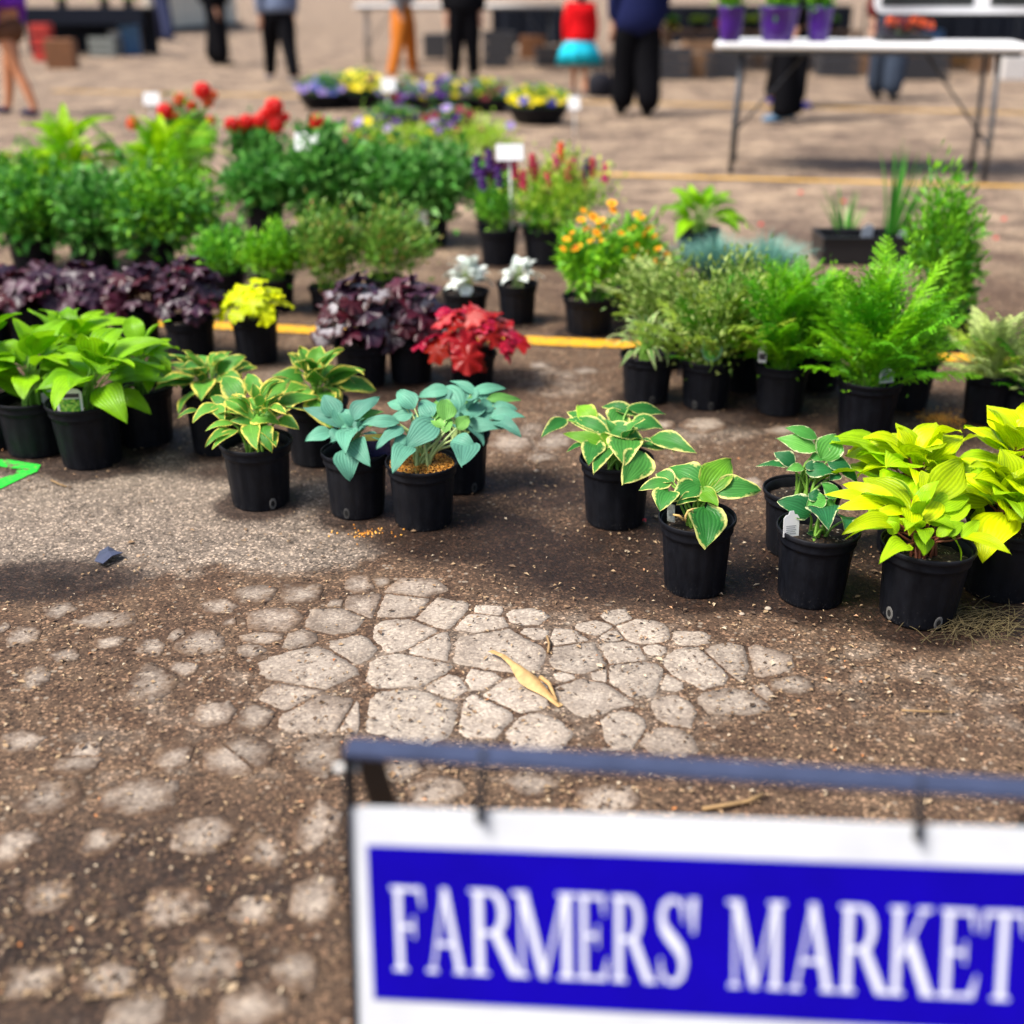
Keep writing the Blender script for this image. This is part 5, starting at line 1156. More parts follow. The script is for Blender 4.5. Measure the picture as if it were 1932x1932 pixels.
# white framed board and a red flowered plant on the right end of the table
BLK = plain('chalkboard', (0.018, 0.022, 0.020), 0.7, var=0.5, scale=12)
p0, p1 = at_y(1648, 26, TC.y + 0.15), at_y(2080, -150, TC.y + 0.15)
t = thing('chalkboard_sign', Vector(((p0.x + p1.x) / 2, TC.y + 0.15, TH_)), 'white framed blackboard with rounded corners standing at the right end of the white table', 'board')
W, zb, zt = p1.x - p0.x, p0.z - TH_, p1.z - TH_
bm_ = box_mesh('frame', (W, 0.03, zt - zb), 0.0, TW); me = bpy.data.meshes.new('frame')
bm = bmesh.new(); bm.from_mesh(bm_); bmesh.ops.bevel(bm, geom=[e for e in bm.edges if abs((e.verts[0].co - e.verts[1].co).y) > 0.02], offset=0.07, segments=6, affect='EDGES', profile=0.5); bm.to_mesh(me); bm.free()
link('frame', me, t, (0, 0, (zb + zt) / 2))
for s in (-1, 1): box('panel', (s * (W * 0.255), -0.017, (zb + zt) / 2), (W * 0.43, 0.008, zt - zb - 0.10), BLK, t, 0.003); 
for s in (-1, 1): box('stand', (s * W * 0.36, 0.02, zb / 2), (0.03, 0.05, zb + 0.01), TL, t, 0.004)
c = at_y(1705, 60, TC.y - 0.02); c.z = TH_
o = PT(); o.c = c; o.R = 0.07; o.H = 0.05; o.crown = c + Vector((0, 0, 0.04)); o.top = c + Vector((0, 0, 0.05)); o.root = thing('flower_tray', c, 'low dark tray of orange red flowers on the table under the blackboard', 'flower tray')
box('tray', (0, 0, 0.022), (0.34, 0.20, 0.04), TRAY, o.root, 0.004)
bush(o, 1655, 1760, 34, 350, BG_WINE, 0.035, 0.018, 81, nst=10)
for k in range(6): flower(o, HEAD[1], 1680 + k * 15, 40 + (k % 3) * 4, 0.04, 0.9, (0, -0.4), name='flower_head')

# ------------------------------------------------------------------ people
def skin_mesh(name, pts, edges, rad, mat, parent, sub=2):
    me = bpy.data.meshes.new(name); me.from_pydata([tuple(p) for p in pts], edges, []); me.materials.append(mat)
    o = link(name, me, parent)
    md = o.modifiers.new('Skin', 'SKIN'); md.use_smooth_shade = True
    for k, r in enumerate(rad): me.skin_vertices[0].data[k].radius = r if hasattr(r, '__len__') else (r, r)
    me.skin_vertices[0].data[0].use_root = True
    s = o.modifiers.new('Sub', 'SUBSURF'); s.levels = sub; s.render_levels = sub
    return o
CM = {}
def cloth(name, col, rough=0.85):
    if name not in CM: CM[name] = plain(name, col, rough, var=0.18, scale=40, spec=0.06, bump=0.25)
    return CM[name]
SKA = plain('skin_light', (0.58, 0.30, 0.19), 0.5, var=0.08, scale=12); SKB = plain('skin_tanned', (0.55, 0.22, 0.10), 0.5, var=0.08, scale=12)
HBR = plain('brown_hair', (0.05, 0.025, 0.012), 0.5, var=0.3); HDK = plain('dark_hair', (0.012, 0.008, 0.007), 0.5, var=0.3); SOLE = plain('shoe_sole', (0.30, 0.30, 0.30), 0.7)
def person(label, fl, fr, face, h, pants, shirt, shoes, skin=SKA, hair=HDK, cut='slim', hem=0.52, skirt=None, legs='long', arms='down', long_hair=False, shorts=None, girth=1.5):
    """fl, fr: where the two feet stand in the picture; face: heading, 0 looks away from the camera"""
    A, B = at(*fl), at(*fr); base = (A + B) / 2
    t = thing('person', base, label, 'person', 'people at the market')
    F_ = Vector((-math.sin(face), math.cos(face), 0)); Rt = Vector((F_.y, -F_.x, 0)); up = Vector((0, 0, 1))
    L_, R_ = (A - base), (B - base)
    if L_.dot(Rt) > R_.dot(Rt): L_, R_ = R_, L_
    hip = up * (0.52 * h); sh = up * (0.815 * h); g = h / 1.7; gg = g * girth
    P = [hip + up * 0.02 * g, up * 0.62 * h, up * 0.72 * h, up * 0.80 * h, up * 0.86 * h, up * 0.90 * h + F_ * 0.01, up * 0.945 * h + F_ * 0.015, up * 0.985 * h]
    E_ = [(k, k + 1) for k in range(7)]; Rd = [(0.135 * g, 0.10 * g), (0.115 * g, 0.09 * g), (0.135 * g, 0.10 * g), (0.11 * g, 0.08 * g), 0.048 * g, 0.062 * g, 0.085 * g, 0.055 * g]
    # face: nose, brow and chin
    P += [up * 0.918 * h + F_ * 0.085 * g, up * 0.895 * h + F_ * 0.06 * g]; E_ += [(6, 8), (5, 9)]; Rd += [0.022 * g, 0.030 * g]
    leg_pts = []
    for s, ft in ((-1, L_), (1, R_)):
        hp = hip - up * 0.02 * g + Rt * (s * 0.085 * g); an = ft + up * 0.075 * g - F_ * 0.03; kn = hp * 0.48 + an * 0.52 + F_ * 0.025
        b = len(P); P += [hp, hp * 0.5 + kn * 0.5, kn, kn * 0.55 + an * 0.45 - F_ * 0.012, an, ft + up * 0.035 * g + F_ * 0.09 * g]
        E_ += [(0, b), (b, b + 1), (b + 1, b + 2), (b + 2, b + 3), (b + 3, b + 4), (b + 4, b + 5)]; Rd += [0.092 * g, 0.080 * g, 0.056 * g, 0.056 * g, 0.036 * g, 0.030 * g]
        leg_pts.append((hp, kn, an, ft))
    arm_pts = []
    for s in (-1, 1):
        S0 = sh + Rt * (s * 0.175 * g) - up * 0.01
        if arms == 'down' or s < 0: el = S0 - up * 0.30 * g + Rt * s * 0.05 * g - F_ * 0.02; wr = el - up * 0.25 * g + F_ * 0.05 * g
        else: el = S0 - up * 0.28 * g + Rt * s * 0.06 * g; wr = el + F_ * 0.22 * g + up * 0.02 * g
        d = (wr - el).normalized(); pm = wr + d * 0.06 * g
        b = len(P); P += [S0, S0 * 0.5 + el * 0.5, el, wr, pm]; E_ += [(3, b), (b, b + 1), (b + 1, b + 2), (b + 2, b + 3), (b + 3, b + 4)]; Rd += [0.062 * g, 0.050 * g, 0.042 * g, 0.028 * g, (0.034 * g, 0.018 * g)]
        sd = d.cross(F_ if abs(d.dot(F_)) < 0.8 else up).normalized()
        for k, (of, ln_) in enumerate(((-0.027, 0.072), (-0.009, 0.082), (0.009, 0.078), (0.027, 0.062))):
            q = len(P); P += [pm + sd * of * g + d * 0.03 * g, pm + sd * of * g + d * (0.03 + ln_ * 0.5) * g + F_ * 0.006, pm + sd * of * 0.9 * g + d * (0.025 + ln_) * g + F_ * 0.018]; E_ += [(b + 4, q), (q, q + 1), (q + 1, q + 2)]; Rd += [0.0095 * g, 0.0088 * g, 0.0075 * g]
        q = len(P); P += [wr + d * 0.03 * g + F_ * 0.03 * g, wr + d * 0.07 * g + F_ * 0.045 * g]; E_ += [(b + 3, q), (q, q + 1)]; Rd += [0.011 * g, 0.009 * g]
        arm_pts.append((S0, el, wr))
    skin_mesh('body', P, E_, Rd, skin, t)
    if pants is not None:
        p2 = [hip + up * 0.10 * g, hip]; e2 = [(0, 1)]; r2 = [(0.145 * gg, 0.112 * gg), (0.165 * gg, 0.128 * gg)]
        kr, ar = {'slim': (0.072, 0.055), 'straight': (0.088, 0.082), 'flare': (0.085, 0.100), 'wide': (0.11, 0.11)}[cut]
        for hp, kn, an, ft in leg_pts:
            b = len(p2); bot = an - up * (0.045 * g if cut in ('flare', 'wide', 'straight') else 0.0)
            if shorts is not None: p2 += [hp, hp * (1 - shorts) + kn * shorts]; e2 += [(1, b), (b, b + 1)]; r2 += [0.108 * gg, 0.104 * gg]
            else: p2 += [hp, hp * 0.5 + kn * 0.5, kn, kn * 0.5 + an * 0.5, bot]; e2 += [(1, b), (b, b + 1), (b + 1, b + 2), (b + 2, b + 3), (b + 3, b + 4)]; r2 += [0.110 * gg, 0.098 * gg, kr * gg, (kr + ar) / 2 * gg, ar * gg]
        skin_mesh('trousers' if shorts is None else 'shorts', p2, e2, r2, pants, t)
    if skirt is not None:
        mat, z0, z1 = skirt; n = 40; V = []
        for q, (zz, r) in enumerate(((z1 * h, 0.13 * gg), ((z0 * 0.45 + z1 * 0.55) * h, 0.20 * gg), (z0 * h, 0.245 * gg), (z0 * h + 0.012, 0.235 * gg))):
            for k in range(n):
                a_ = 2 * math.pi * k / n; rr = r * (1 + (0.05 * math.sin(9 * a_) if q else 0)); V.append(tuple(Rt * (rr * math.cos(a_)) + F_ * (rr * 0.8 * math.sin(a_)) + up * zz))
        link('skirt', new_mesh('skirt', V, [(r * n + k, r * n + (k + 1) % n, (r + 1) * n + (k + 1) % n, (r + 1) * n + k) for r in range(3) for k in range(n)], mats=[mat]), t)
    p3 = [up * hem * h, up * max(0.58, hem + 0.05) * h, up * 0.66 * h, up * 0.74 * h, up * 0.80 * h]; e3 = [(k, k + 1) for k in range(4)]; r3 = [(0.185 * gg, 0.15 * gg), (0.165 * gg, 0.135 * gg), (0.15 * gg, 0.12 * gg), (0.16 * gg, 0.125 * gg), (0.12 * gg, 0.09 * gg)]
    for S0, el, wr in arm_pts: b = len(p3); p3 += [S0, S0 * 0.5 + el * 0.5, el, wr - (wr - el) * 0.08]; e3 += [(4, b), (b, b + 1), (b + 1, b + 2), (b + 2, b + 3)]; r3 += [0.078 * gg, 0.066 * gg, 0.056 * gg, 0.042 * gg]
    skin_mesh('top', p3, e3, r3, shirt, t)
    hc = up * 0.955 * h - F_ * 0.012; ph = [hc, hc + up * 0.035 * h, hc - F_ * 0.04 * g - up * 0.03 * h]; eh = [(0, 1), (0, 2)]; rh = [0.098 * g, 0.07 * g, 0.075 * g]
    if long_hair: ph += [up * 0.85 * h - F_ * 0.075 * g, up * 0.76 * h - F_ * 0.10 * g]; eh += [(2, 3), (3, 4)]; rh += [0.07 * g, (0.075 * g, 0.04 * g)]
    skin_mesh('hair', ph, eh, rh, hair, t)
    for hp, kn, an, ft in leg_pts:
        hl = ft - F_ * 0.055 * g + up * 0.042 * g
        skin_mesh('shoe', [hl, ft + up * 0.047 * g, ft + F_ * 0.10 * g + up * 0.038 * g, ft + F_ * 0.165 * g + up * 0.030 * g], [(0, 1), (1, 2), (2, 3)], [(0.040 * g, 0.044 * g), (0.042 * g, 0.046 * g), (0.047 * g, 0.036 * g), (0.034 * g, 0.026 * g)], shoes, t, 2)
    return t
BLKC = cloth('black_cloth', (0.0045, 0.0045, 0.006)); NAVY = cloth('navy_cloth', (0.012, 0.016, 0.065)); ORGC = cloth('rust_orange_corduroy', (0.46, 0.14, 0.02)); GRB = cloth('grey_blue_knit', (0.16, 0.20, 0.30)); REDC = cloth('red_cotton', (0.62, 0.008, 0.012)); TURQ = cloth('turquoise_cotton', (0.02, 0.50, 0.66)); BRN = cloth('brown_cloth', (0.13, 0.06, 0.035)); VIO = cloth('violet_cloth', (0.16, 0.03, 0.35)); JEAN = cloth('grey_blue_denim', (0.045, 0.06, 0.09)); DNAVY = cloth('dark_denim', (0.03, 0.035, 0.075)); GREYC = cloth('grey_cloth', (0.2, 0.2, 0.2)); MAR = cloth('maroon_cloth', (0.13, 0.02, 0.02))
SHN = cloth('navy_canvas_shoe', (0.02, 0.02, 0.06)); SHB = cloth('blue_shoe', (0.03, 0.05, 0.50)); SHS = cloth('steel_blue_shoe', (0.12, 0.22, 0.34)); SHG = cloth('grey_shoe', (0.22, 0.22, 0.24)); SHK = cloth('black_shoe', (0.012, 0.012, 0.012)); SHT = cloth('tan_shoe', (0.42, 0.26, 0.14))
person('person with bare legs, brown shorts and violet top at the left edge', (14, 214), (64, 220), math.radians(75), 1.62, BRN, VIO, SHN, SKB, HBR, hem=0.60, shorts=0.42)
person('person all in black trousers and boots standing sideways left of the grey blue top', (405, 122), (424, 124), math.radians(-80), 1.72, BLKC, BLKC, SHK, SKA, HDK, 'straight', girth=1.6)
person('person in a grey blue knitted top and black leggings with grey shoes', (510, 152), (556, 158), math.radians(25), 1.66, BLKC, GRB, SHG, SKA, HBR, 'slim', 0.50)
person('person in rust orange trousers behind the pansies', (742, 157), (784, 147), math.radians(-100), 1.70, ORGC, GREYC, SHT, SKA, HBR, 'slim', 0.56, girth=1.25)
person('person in black trousers behind the middle pansy bowls', (858, 152), (895, 152), math.radians(180), 1.72, BLKC, BLKC, SHK, SKA, HDK, 'slim', 0.46)
person('child in a red top and turquoise skirt with bare legs', (1082, 176), (1102, 180), math.radians(5), 1.18, None, REDC, SHG, SKB, HDK, 'slim', 0.46, (TURQ, 0.285, 0.52), long_hair=True, girth=1.6)
person('person in a long navy jacket and wide black trousers beside the child', (1172, 217), (1222, 221), math.radians(10), 1.74, BLKC, NAVY, SHK, SKA, HDK, 'straight', 0.40, girth=1.55)
person('person in flared black trousers and steel blue shoes behind the white table', (1468, 232), (1490, 226), math.radians(95), 1.66, BLKC, BLKC, SHS, SKA, HBR, 'flare', girth=1.2)
person('person in slim black leggings and bright blue shoes behind the flared trousers', (1455, 196), (1508, 206), math.radians(-60), 1.64, BLKC, DNAVY, SHB, SKA, HBR, 'slim')
person('person in grey blue jeans and maroon top behind the right half of the white table', (1652, 186), (1682, 190), math.radians(180), 1.70, JEAN, MAR, SHK, SKA, HBR, 'straight')
person('far person in dark blue jeans walking near the left stall', (302, 76), (322, 80), math.radians(-60), 1.75, DNAVY, DNAVY, SHG, SKA, HDK, 'straight')

# ------------------------------------------------------------------ market stalls far behind
c = at(1132, 182); t = thing('duffel_bag', c, 'black bag on the ground between the child and the navy jacket', 'bag')
V, F = lathe([(0.01, 0.01), (0.13, 0.0), (0.155, 0.06), (0.15, 0.18), (0.11, 0.25), (0.02, 0.27)], 24, lambda a, i: 1 + 0.07 * math.sin(3 * a + i)); link('bag_body', new_mesh('bag_body', V, F, mats=[cloth('black_nylon', (0.015, 0.015, 0.02), 0.6)]), t)
V, F = tube([(-0.09, 0, 0.25), (-0.06, 0, 0.34), (0.06, 0, 0.34), (0.09, 0, 0.25)], 0.010, 6); link('handle', new_mesh('handle', V, F, mats=[BLKC]), t)
def crate(name, label, c, s, mat, cat='crate', slats=True, rz=0.0, group=None):
    t = thing(name, c, label, cat, group, rz); x, y, z = s
    if slats:
        n = 3
        for k in range(n):
            zz = z * (k + 0.5) / n; hh = z / n * 0.78
            for yy in (-1, 1): box('slat', (0, yy * (y / 2 - 0.008), zz), (x, 0.012, hh), mat, t, 0.002)
            for xx in (-1, 1): box('slat', (xx * (x / 2 - 0.006), 0, zz), (0.012, y - 0.03, hh), mat, t, 0.002)
        box('base', (0, 0, 0.01), (x - 0.03, y - 0.03, 0.014), mat, t, 0.002)
    else:
        box('carton', (0, 0, z / 2), (x, y, z), mat, t, 0.006)
        box('flap', (0, -y * 0.26, z + 0.004), (x * 0.98, y * 0.46, 0.006), mat, t, 0.001, (0.05, 0, 0)); box('flap', (0, y * 0.26, z + 0.004), (x * 0.98, y * 0.46, 0.006), mat, t, 0.001, (-0.05, 0, 0))
    return t
CARD = plain('brown_cardboard', (0.20, 0.085, 0.035), 0.85, var=0.15, scale=8); GCR = plain('grey_crate_plastic', (0.22, 0.24, 0.22), 0.6); WCR = plain('white_crate_plastic', (0.60, 0.58, 0.56), 0.6); BLB = plain('blue_bucket_plastic', (0.08, 0.20, 0.42), 0.4); DKC = cloth('dark_table_cloth', (0.014, 0.017, 0.026)); WOOD = plain('weathered_wood', (0.22, 0.12, 0.06), 0.8, var=0.35, scale=9); PALE = plain('pale_metal_wall', (0.75, 0.70, 0.58), 0.7, var=0.08, scale=3); DKB = plain('dark_box', (0.03, 0.03, 0.035), 0.7)
p = at(150, 108)
t = thing('market_stall', p + Vector((0, 0.45, 0)), 'market table under a dark cloth at the back left with crates below it', 'stall')
box('table_top', (0, 0, 0.80), (2.4, 0.8, 0.04), DKB, t, 0.01); box('cloth', (0, -0.41, 0.68), (2.42, 0.012, 0.28), DKC, t, 0.004); box('cloth_back', (0, 0.405, 0.42), (2.42, 0.012, 0.80), DKC, t, 0.004)
for sx in (-1, 1):
    for sy in (-1, 1): box('leg', (sx * 1.12, sy * 0.34, 0.39), (0.04, 0.04, 0.78), DKB, t, 0.004)
q = at(112, 131); crate('cardboard_box', 'brown cardboard box on the ground in front of the dark stall', q + Vector((0, 0.2, 0)), (0.42, 0.34, 0.42), CARD, 'box', False, 0.1)
q = at(182, 108); crate('plastic_crate', 'grey slatted crate under the dark stall', q + Vector((0.1, 0.22, 0)), (0.46, 0.36, 0.34), GCR)
q = at(213, 106); crate('plastic_crate', 'whitish crate beside the blue bucket under the dark stall', q + Vector((0.08, 0.22, 0)), (0.28, 0.30, 0.44), WCR)
q = at(245, 106); t = thing('bucket', q + Vector((0, 0.18, 0)), 'blue plastic bucket at the right end of the dark stall', 'bucket')
V, F = lathe([(0.01, 0.004), (0.15, 0.0), (0.16, 0.01), (0.205, 0.50), (0.22, 0.505), (0.222, 0.53), (0.20, 0.53), (0.155, 0.03)], 32); link('pail', new_mesh('pail', V, F, mats=[BLB]), t)
V, F = tube([(0.215 * math.cos(a_), -0.02, 0.50 + 0.0 + 0.16 * math.sin(a_) * 0.6) for a_ in np.linspace(0, math.pi, 10)], 0.006, 6); link('handle', new_mesh('handle', V, F, mats=[STK]), t)
q = at(96, 62); crate('plastic_crate', 'small red crate left of the brown cardboard box', at(92, 118) + Vector((-0.15, 0.3, 0.0)), (0.3, 0.3, 0.62), plain('red_crate_plastic', (0.45, 0.03, 0.02), 0.5))
for k, (x, lb) in enumerate(((120, 'leafy green plant on the left half of the dark stall'), (200, 'leafy green plant on the middle of the dark stall'), (245, 'leafy green plant on the right end of the dark stall'))):
    b0 = at_y(x, 30, p.y + 0.4); b0.z = 0.82; o = PT(); o.c = b0; o.R, o.H = 0.10, 0.14; o.crown = b0 + Vector((0, 0, 0.13)); o.top = b0 + Vector((0, 0, 0.14)); o.root = thing('potted_shrub', b0, lb, 'potted plant', 'plants on the dark stall')
    link('pot', PM, o.root, (0, 0, 0), None, (0.10, 0.10, 0.14)); bush(o, x - 26, x + 26, -30, 260, BG_MID, 0.09, 0.05, 90 + k, nst=10)
def cloth_stall(label, x0, x1, y, h=0.82):
    a, b = at(x0, y), at(x1, y); L = b.x - a.x; t = thing('market_stall', Vector(((a.x + b.x) / 2, a.y + 0.4, 0)), label, 'stall', 'dark clothed stalls far behind')
    box('table_top', (0, 0, h - 0.02), (L, 0.8, 0.04), DKB, t, 0.01)
    n = max(6, int(L * 14)); V = []
    for k in range(n + 1):
        for z in (h - 0.01, 0.5 * h, 0.14): V.append((-L / 2 + L * k / n, -0.41 - (0.02 + 0.03 * (h - z)) * math.sin(k * 1.9 + math.sin(k)), z))
    link('cloth', new_mesh('cloth', V, [(3 * k + j, 3 * k + 3 + j, 3 * k + 4 + j, 3 * k + 1 + j) for k in range(n) for j in range(2)], mats=[DKC]), t)
    for sx in (-1, 1):
        for sy in (-1, 1): box('leg', (sx * (L / 2 - 0.06), sy * 0.34, (h - 0.04) / 2), (0.04, 0.04, h - 0.04), DKB, t, 0.004)
    return t
cloth_stall('dark clothed stall behind the far white table, left of the child', 928, 1062, 98)
cloth_stall('dark clothed stall behind the purple pots at the back right', 1252, 1600, 96)
cloth_stall('dark clothed stall behind the blackboard at the back right', 1640, 2100, 98)
# pale ribbed wall
A, B = at(286, 66), at(450, 50)
d = (B - A); Lw = d.length; t = thing('pale_wall', A, 'pale ribbed metal wall far behind the people at the upper left', 'wall', None, math.atan2(d.y, d.x))
box('wall_panel', (Lw / 2, 0.06, 1.5), (Lw, 0.08, 3.0), PALE, t, 0.01)
n = int(Lw / 0.75)
for k in range(n): box('rib', ((k + 0.5) * Lw / n, -0.02, 1.52), (0.22, 0.08, 2.9), PALE, t, 0.01)
box('kerb', (Lw / 2, -0.12, 0.07), (Lw, 0.16, 0.14), DKB, t, 0.01)
# market canopy added over the back right to shade the ground, its roof unseen
A, B = at(884, 140), at(2160, 140); Wc = B.x - A.x; Dc = 5.0
t = thing('unseen_canopy', Vector(((A.x + B.x) / 2, A.y + Dc / 2, 0)), 'unseen market canopy added to shade the tables at the back right', 'canopy')
for sx in (-1, 1):
    for sy in (-1, 1): box('post', (sx * Wc / 2, sy * Dc / 2, 1.2), (0.045, 0.045, 2.4), TL, t, 0.004)
V = [(-Wc / 2 - .1, -Dc / 2 - .1, 2.4), (Wc / 2 + .1, -Dc / 2 - .1, 2.4), (Wc / 2 + .1, Dc / 2 + .1, 2.4), (-Wc / 2 - .1, Dc / 2 + .1, 2.4), (-Wc / 4, 0, 3.4), (Wc / 4, 0, 3.4)]
CNV = plain('canopy_canvas', (0.55, 0.52, 0.46), 0.8)
link('roof', new_mesh('roof', V, [(0, 1, 5, 4), (1, 2, 5), (2, 3, 4, 5), (3, 0, 4)], None, False, mats=[CNV]), t)
for (x, y, sx, sy) in ((0, -Dc / 2 - .1, Wc + .2, 0.01), (0, Dc / 2 + .1, Wc + .2, 0.01), (-Wc / 2 - .1, 0, 0.01, Dc + .2), (Wc / 2 + .1, 0, 0.01, Dc + .2)): box('valance', (x, y, 2.28), (sx, sy, 0.24), CNV, t, 0.002)
# far tables
q = at(690, 122); q2 = at(1040, 124)
ft = folding_table('white topped folding table behind the orange trousers', Vector(((q.x + q2.x) / 2, q.y + 0.35, 0)), (q2 - q).length + 0.3, 0.76, 0.90, 0.02, 'far white tables')
for k, (x, w_, h_, mt, lb) in enumerate(((945, 0.5, 0.42, DKB, 'dark box under the right half of the far white table'), (1005, 0.45, 0.36, CARD, 'brown box under the right end of the far white table'), (820, 0.4, 0.40, DKB, 'dark box under the far white table between two people'))):
    crate('storage_box', lb, at(x, 112) + Vector((0, 0.4, 0)), (w_, 0.4, h_), mt, 'box', False)
q = at(1260, 128); q2 = at(1640, 134)
t = thing('wooden_bench', Vector(((q.x + q2.x) / 2, q.y + 0.4, 0)), 'low wooden display bench behind the white table', 'bench')
Lb = (q2 - q).length
for k in range(4): box('plank', (0, -0.28 + 0.19 * k, 0.52), (Lb, 0.17, 0.035), WOOD, t, 0.004)
for s in (-0.48, 0, 0.48):
    for yy in (-1, 1): box('leg', (s * Lb, yy * 0.28, 0.25), (0.07, 0.07, 0.50), WOOD, t, 0.004)
for k in range(7):
    x = 1268 + k * 50; b0 = at_y(x, 60, t.location.y); b0.z = 0.538; o = PT(); o.c = b0; o.R, o.H = 0.09, 0.14; o.crown = b0 + Vector((0, 0, 0.13)); o.top = b0 + Vector((0, 0, 0.14))
    o.root = thing('potted_bedding_plant', b0, '%s plant pot on the far wooden bench, %s from the left' % (('yellow flowered', 'green', 'orange flowered', 'green', 'yellow green', 'red flowered', 'green')[k], ('first', 'second', 'third', 'fourth', 'fifth', 'sixth', 'seventh')[k]), 'potted plant', 'pots on the far wooden bench')
    link('pot', PM, o.root, (0, 0, 0), None, (0.10, 0.10, 0.14)); bush(o, x - 16, x + 16, 34, 160, BG_YEL if k % 2 else BG_MID, 0.06, 0.03, 120 + k, nst=8)
    for j in range(4):
        if k in (0, 2, 5): flower(o, HEAD[1] if k != 0 else PAN['y'], x - 12 + 8 * j, 44 + (j % 2) * 8, 0.08, 1.6, (0, -0.6), name='flower_head')
q = at(1700, 118); q2 = at(2120, 130)
folding_table('dark topped folding table at the back right', Vector(((q.x + q2.x) / 2, q.y + 0.5, 0)), (q2 - q).length, 0.8, 0.80, 0.0, None, WOOD)
for k, (x, y, s, mt, lb) in enumerate(((1740, 130, (0.5, 0.4, 0.38), CARD, 'brown box under the back right table, left one'), (1830, 126, (0.6, 0.4, 0.34), plain('ochre_box', (0.42, 0.20, 0.06), 0.8), 'ochre box under the back right table'), (1918, 152, (0.34, 0.34, 0.30), WCR, 'whitish box at the right edge beyond the table legs'), (1760, 120, (0.3, 0.3, 0.5), BLB, 'blue box between the brown boxes at the back right'))):
    crate('storage_box', lb, at(x, y) + Vector((0, 0.25, 0)), s, mt, 'box', False)

for k, (x, y, s, mt, lb) in enumerate(((1268, 152, (0.50, 0.4, 0.42), DKB, 'dark crate on the ground right of the navy jacket'), (1318, 148, (0.40, 0.4, 0.50), WOOD, 'wooden crate between two dark ones under the far bench'), (1366, 150, (0.46, 0.4, 0.36), DKB, 'dark crate left of the white table leg'),
        (1585, 146, (0.55, 0.4, 0.40), DKB, 'dark crate seen under the middle of the white table'), (1640, 140, (0.30, 0.4, 0.30), WOOD, 'wooden crate seen beside the jeans under the white table'), (1740, 152, (0.70, 0.4, 0.30), DKB, 'long dark crate under the right half of the white table'), (1880, 138, (0.60, 0.4, 0.44), WOOD, 'wooden crate near the right edge under the back table'),
        (935, 128, (0.40, 0.35, 0.55), DKB, 'tall dark crate right of the black trousers'), (1035, 126, (0.40, 0.35, 0.30), DKB, 'dark crate left of the child'))):
    crate('slatted_crate', lb, at(x, y) + Vector((0, 0.2, 0)), s, mt, 'crate', True, 0.05 * (k % 3), 'crates stacked about the far stalls')

# ------------------------------------------------------------------ farmers' market sign in front
SO = Vector((-0.16586667, 0.97661807, 0.4416461)); SU = Vector((0.99273534, -0.11088289, 0.04670689)); SV = Vector((0.02052971, -0.22639637, -0.97381888)); SN = SU.cross(SV).normalized()
if SN.y > 0: SN = -SN                                        # faces the camera
def sp_(u, v, w_=0.0): return SO + SU * u + SV * v + SN * w_
def on_sign(px, py, w_=0.0):
    r = ray(px, py); q0 = SO + SN * w_; k = (q0 - Vector((0, 0, CH))).dot(SN) / r.dot(SN); return Vector((0, 0, CH)) + r * k
sroot = thing('sandwich_board', Vector((SO.x + 0.34, SO.y, 0)), "white and blue FARMERS' MARKET sign hanging in a black steel frame", 'sign')
SWH = plain('white_sign_board', (0.68, 0.70, 0.73), 0.42, var=0.08, scale=13); SBL = plain('blue_sign_print', (0.005, 0.000, 0.34), 0.45, var=0.12, scale=11, spec=0.12); SLT = plain('white_lettering', (0.80, 0.82, 0.90), 0.4, var=0.02)
FRM = plain('sky_tinted_strap', (0.055, 0.068, 0.125), 0.36, 0.2, 0.2, 25);  # bluish sky reflection painted into the bar's base colour
FRB = plain('black_steel', (0.010, 0.011, 0.014), 0.45, 0.0, 0.3, 25, 0.3)
def slab_uv(name, u0, u1, v0, v1, w0, w1, mat, parent):
    V = [sp_(u, v, w_) for w_ in (w0, w1) for (u, v) in ((u0, v0), (u1, v0), (u1, v1), (u0, v1))]
    F = [(3, 2, 1, 0), (4, 5, 6, 7), (0, 1, 5, 4), (1, 2, 6, 5), (2, 3, 7, 6), (3, 0, 4, 7)]
    return link(name, new_mesh(name, rel(V, sroot), F, None, False, mats=[mat]), parent)
SW = 0.689
panel = slab_uv('panel', 0, SW, 0, 0.405, -0.006, 0.0, SWH, sroot)
slab_uv('blue_field', 0.0186, SW - 0.019, 0.0388, 0.2104, 0.0003, 0.0011, SBL, panel)
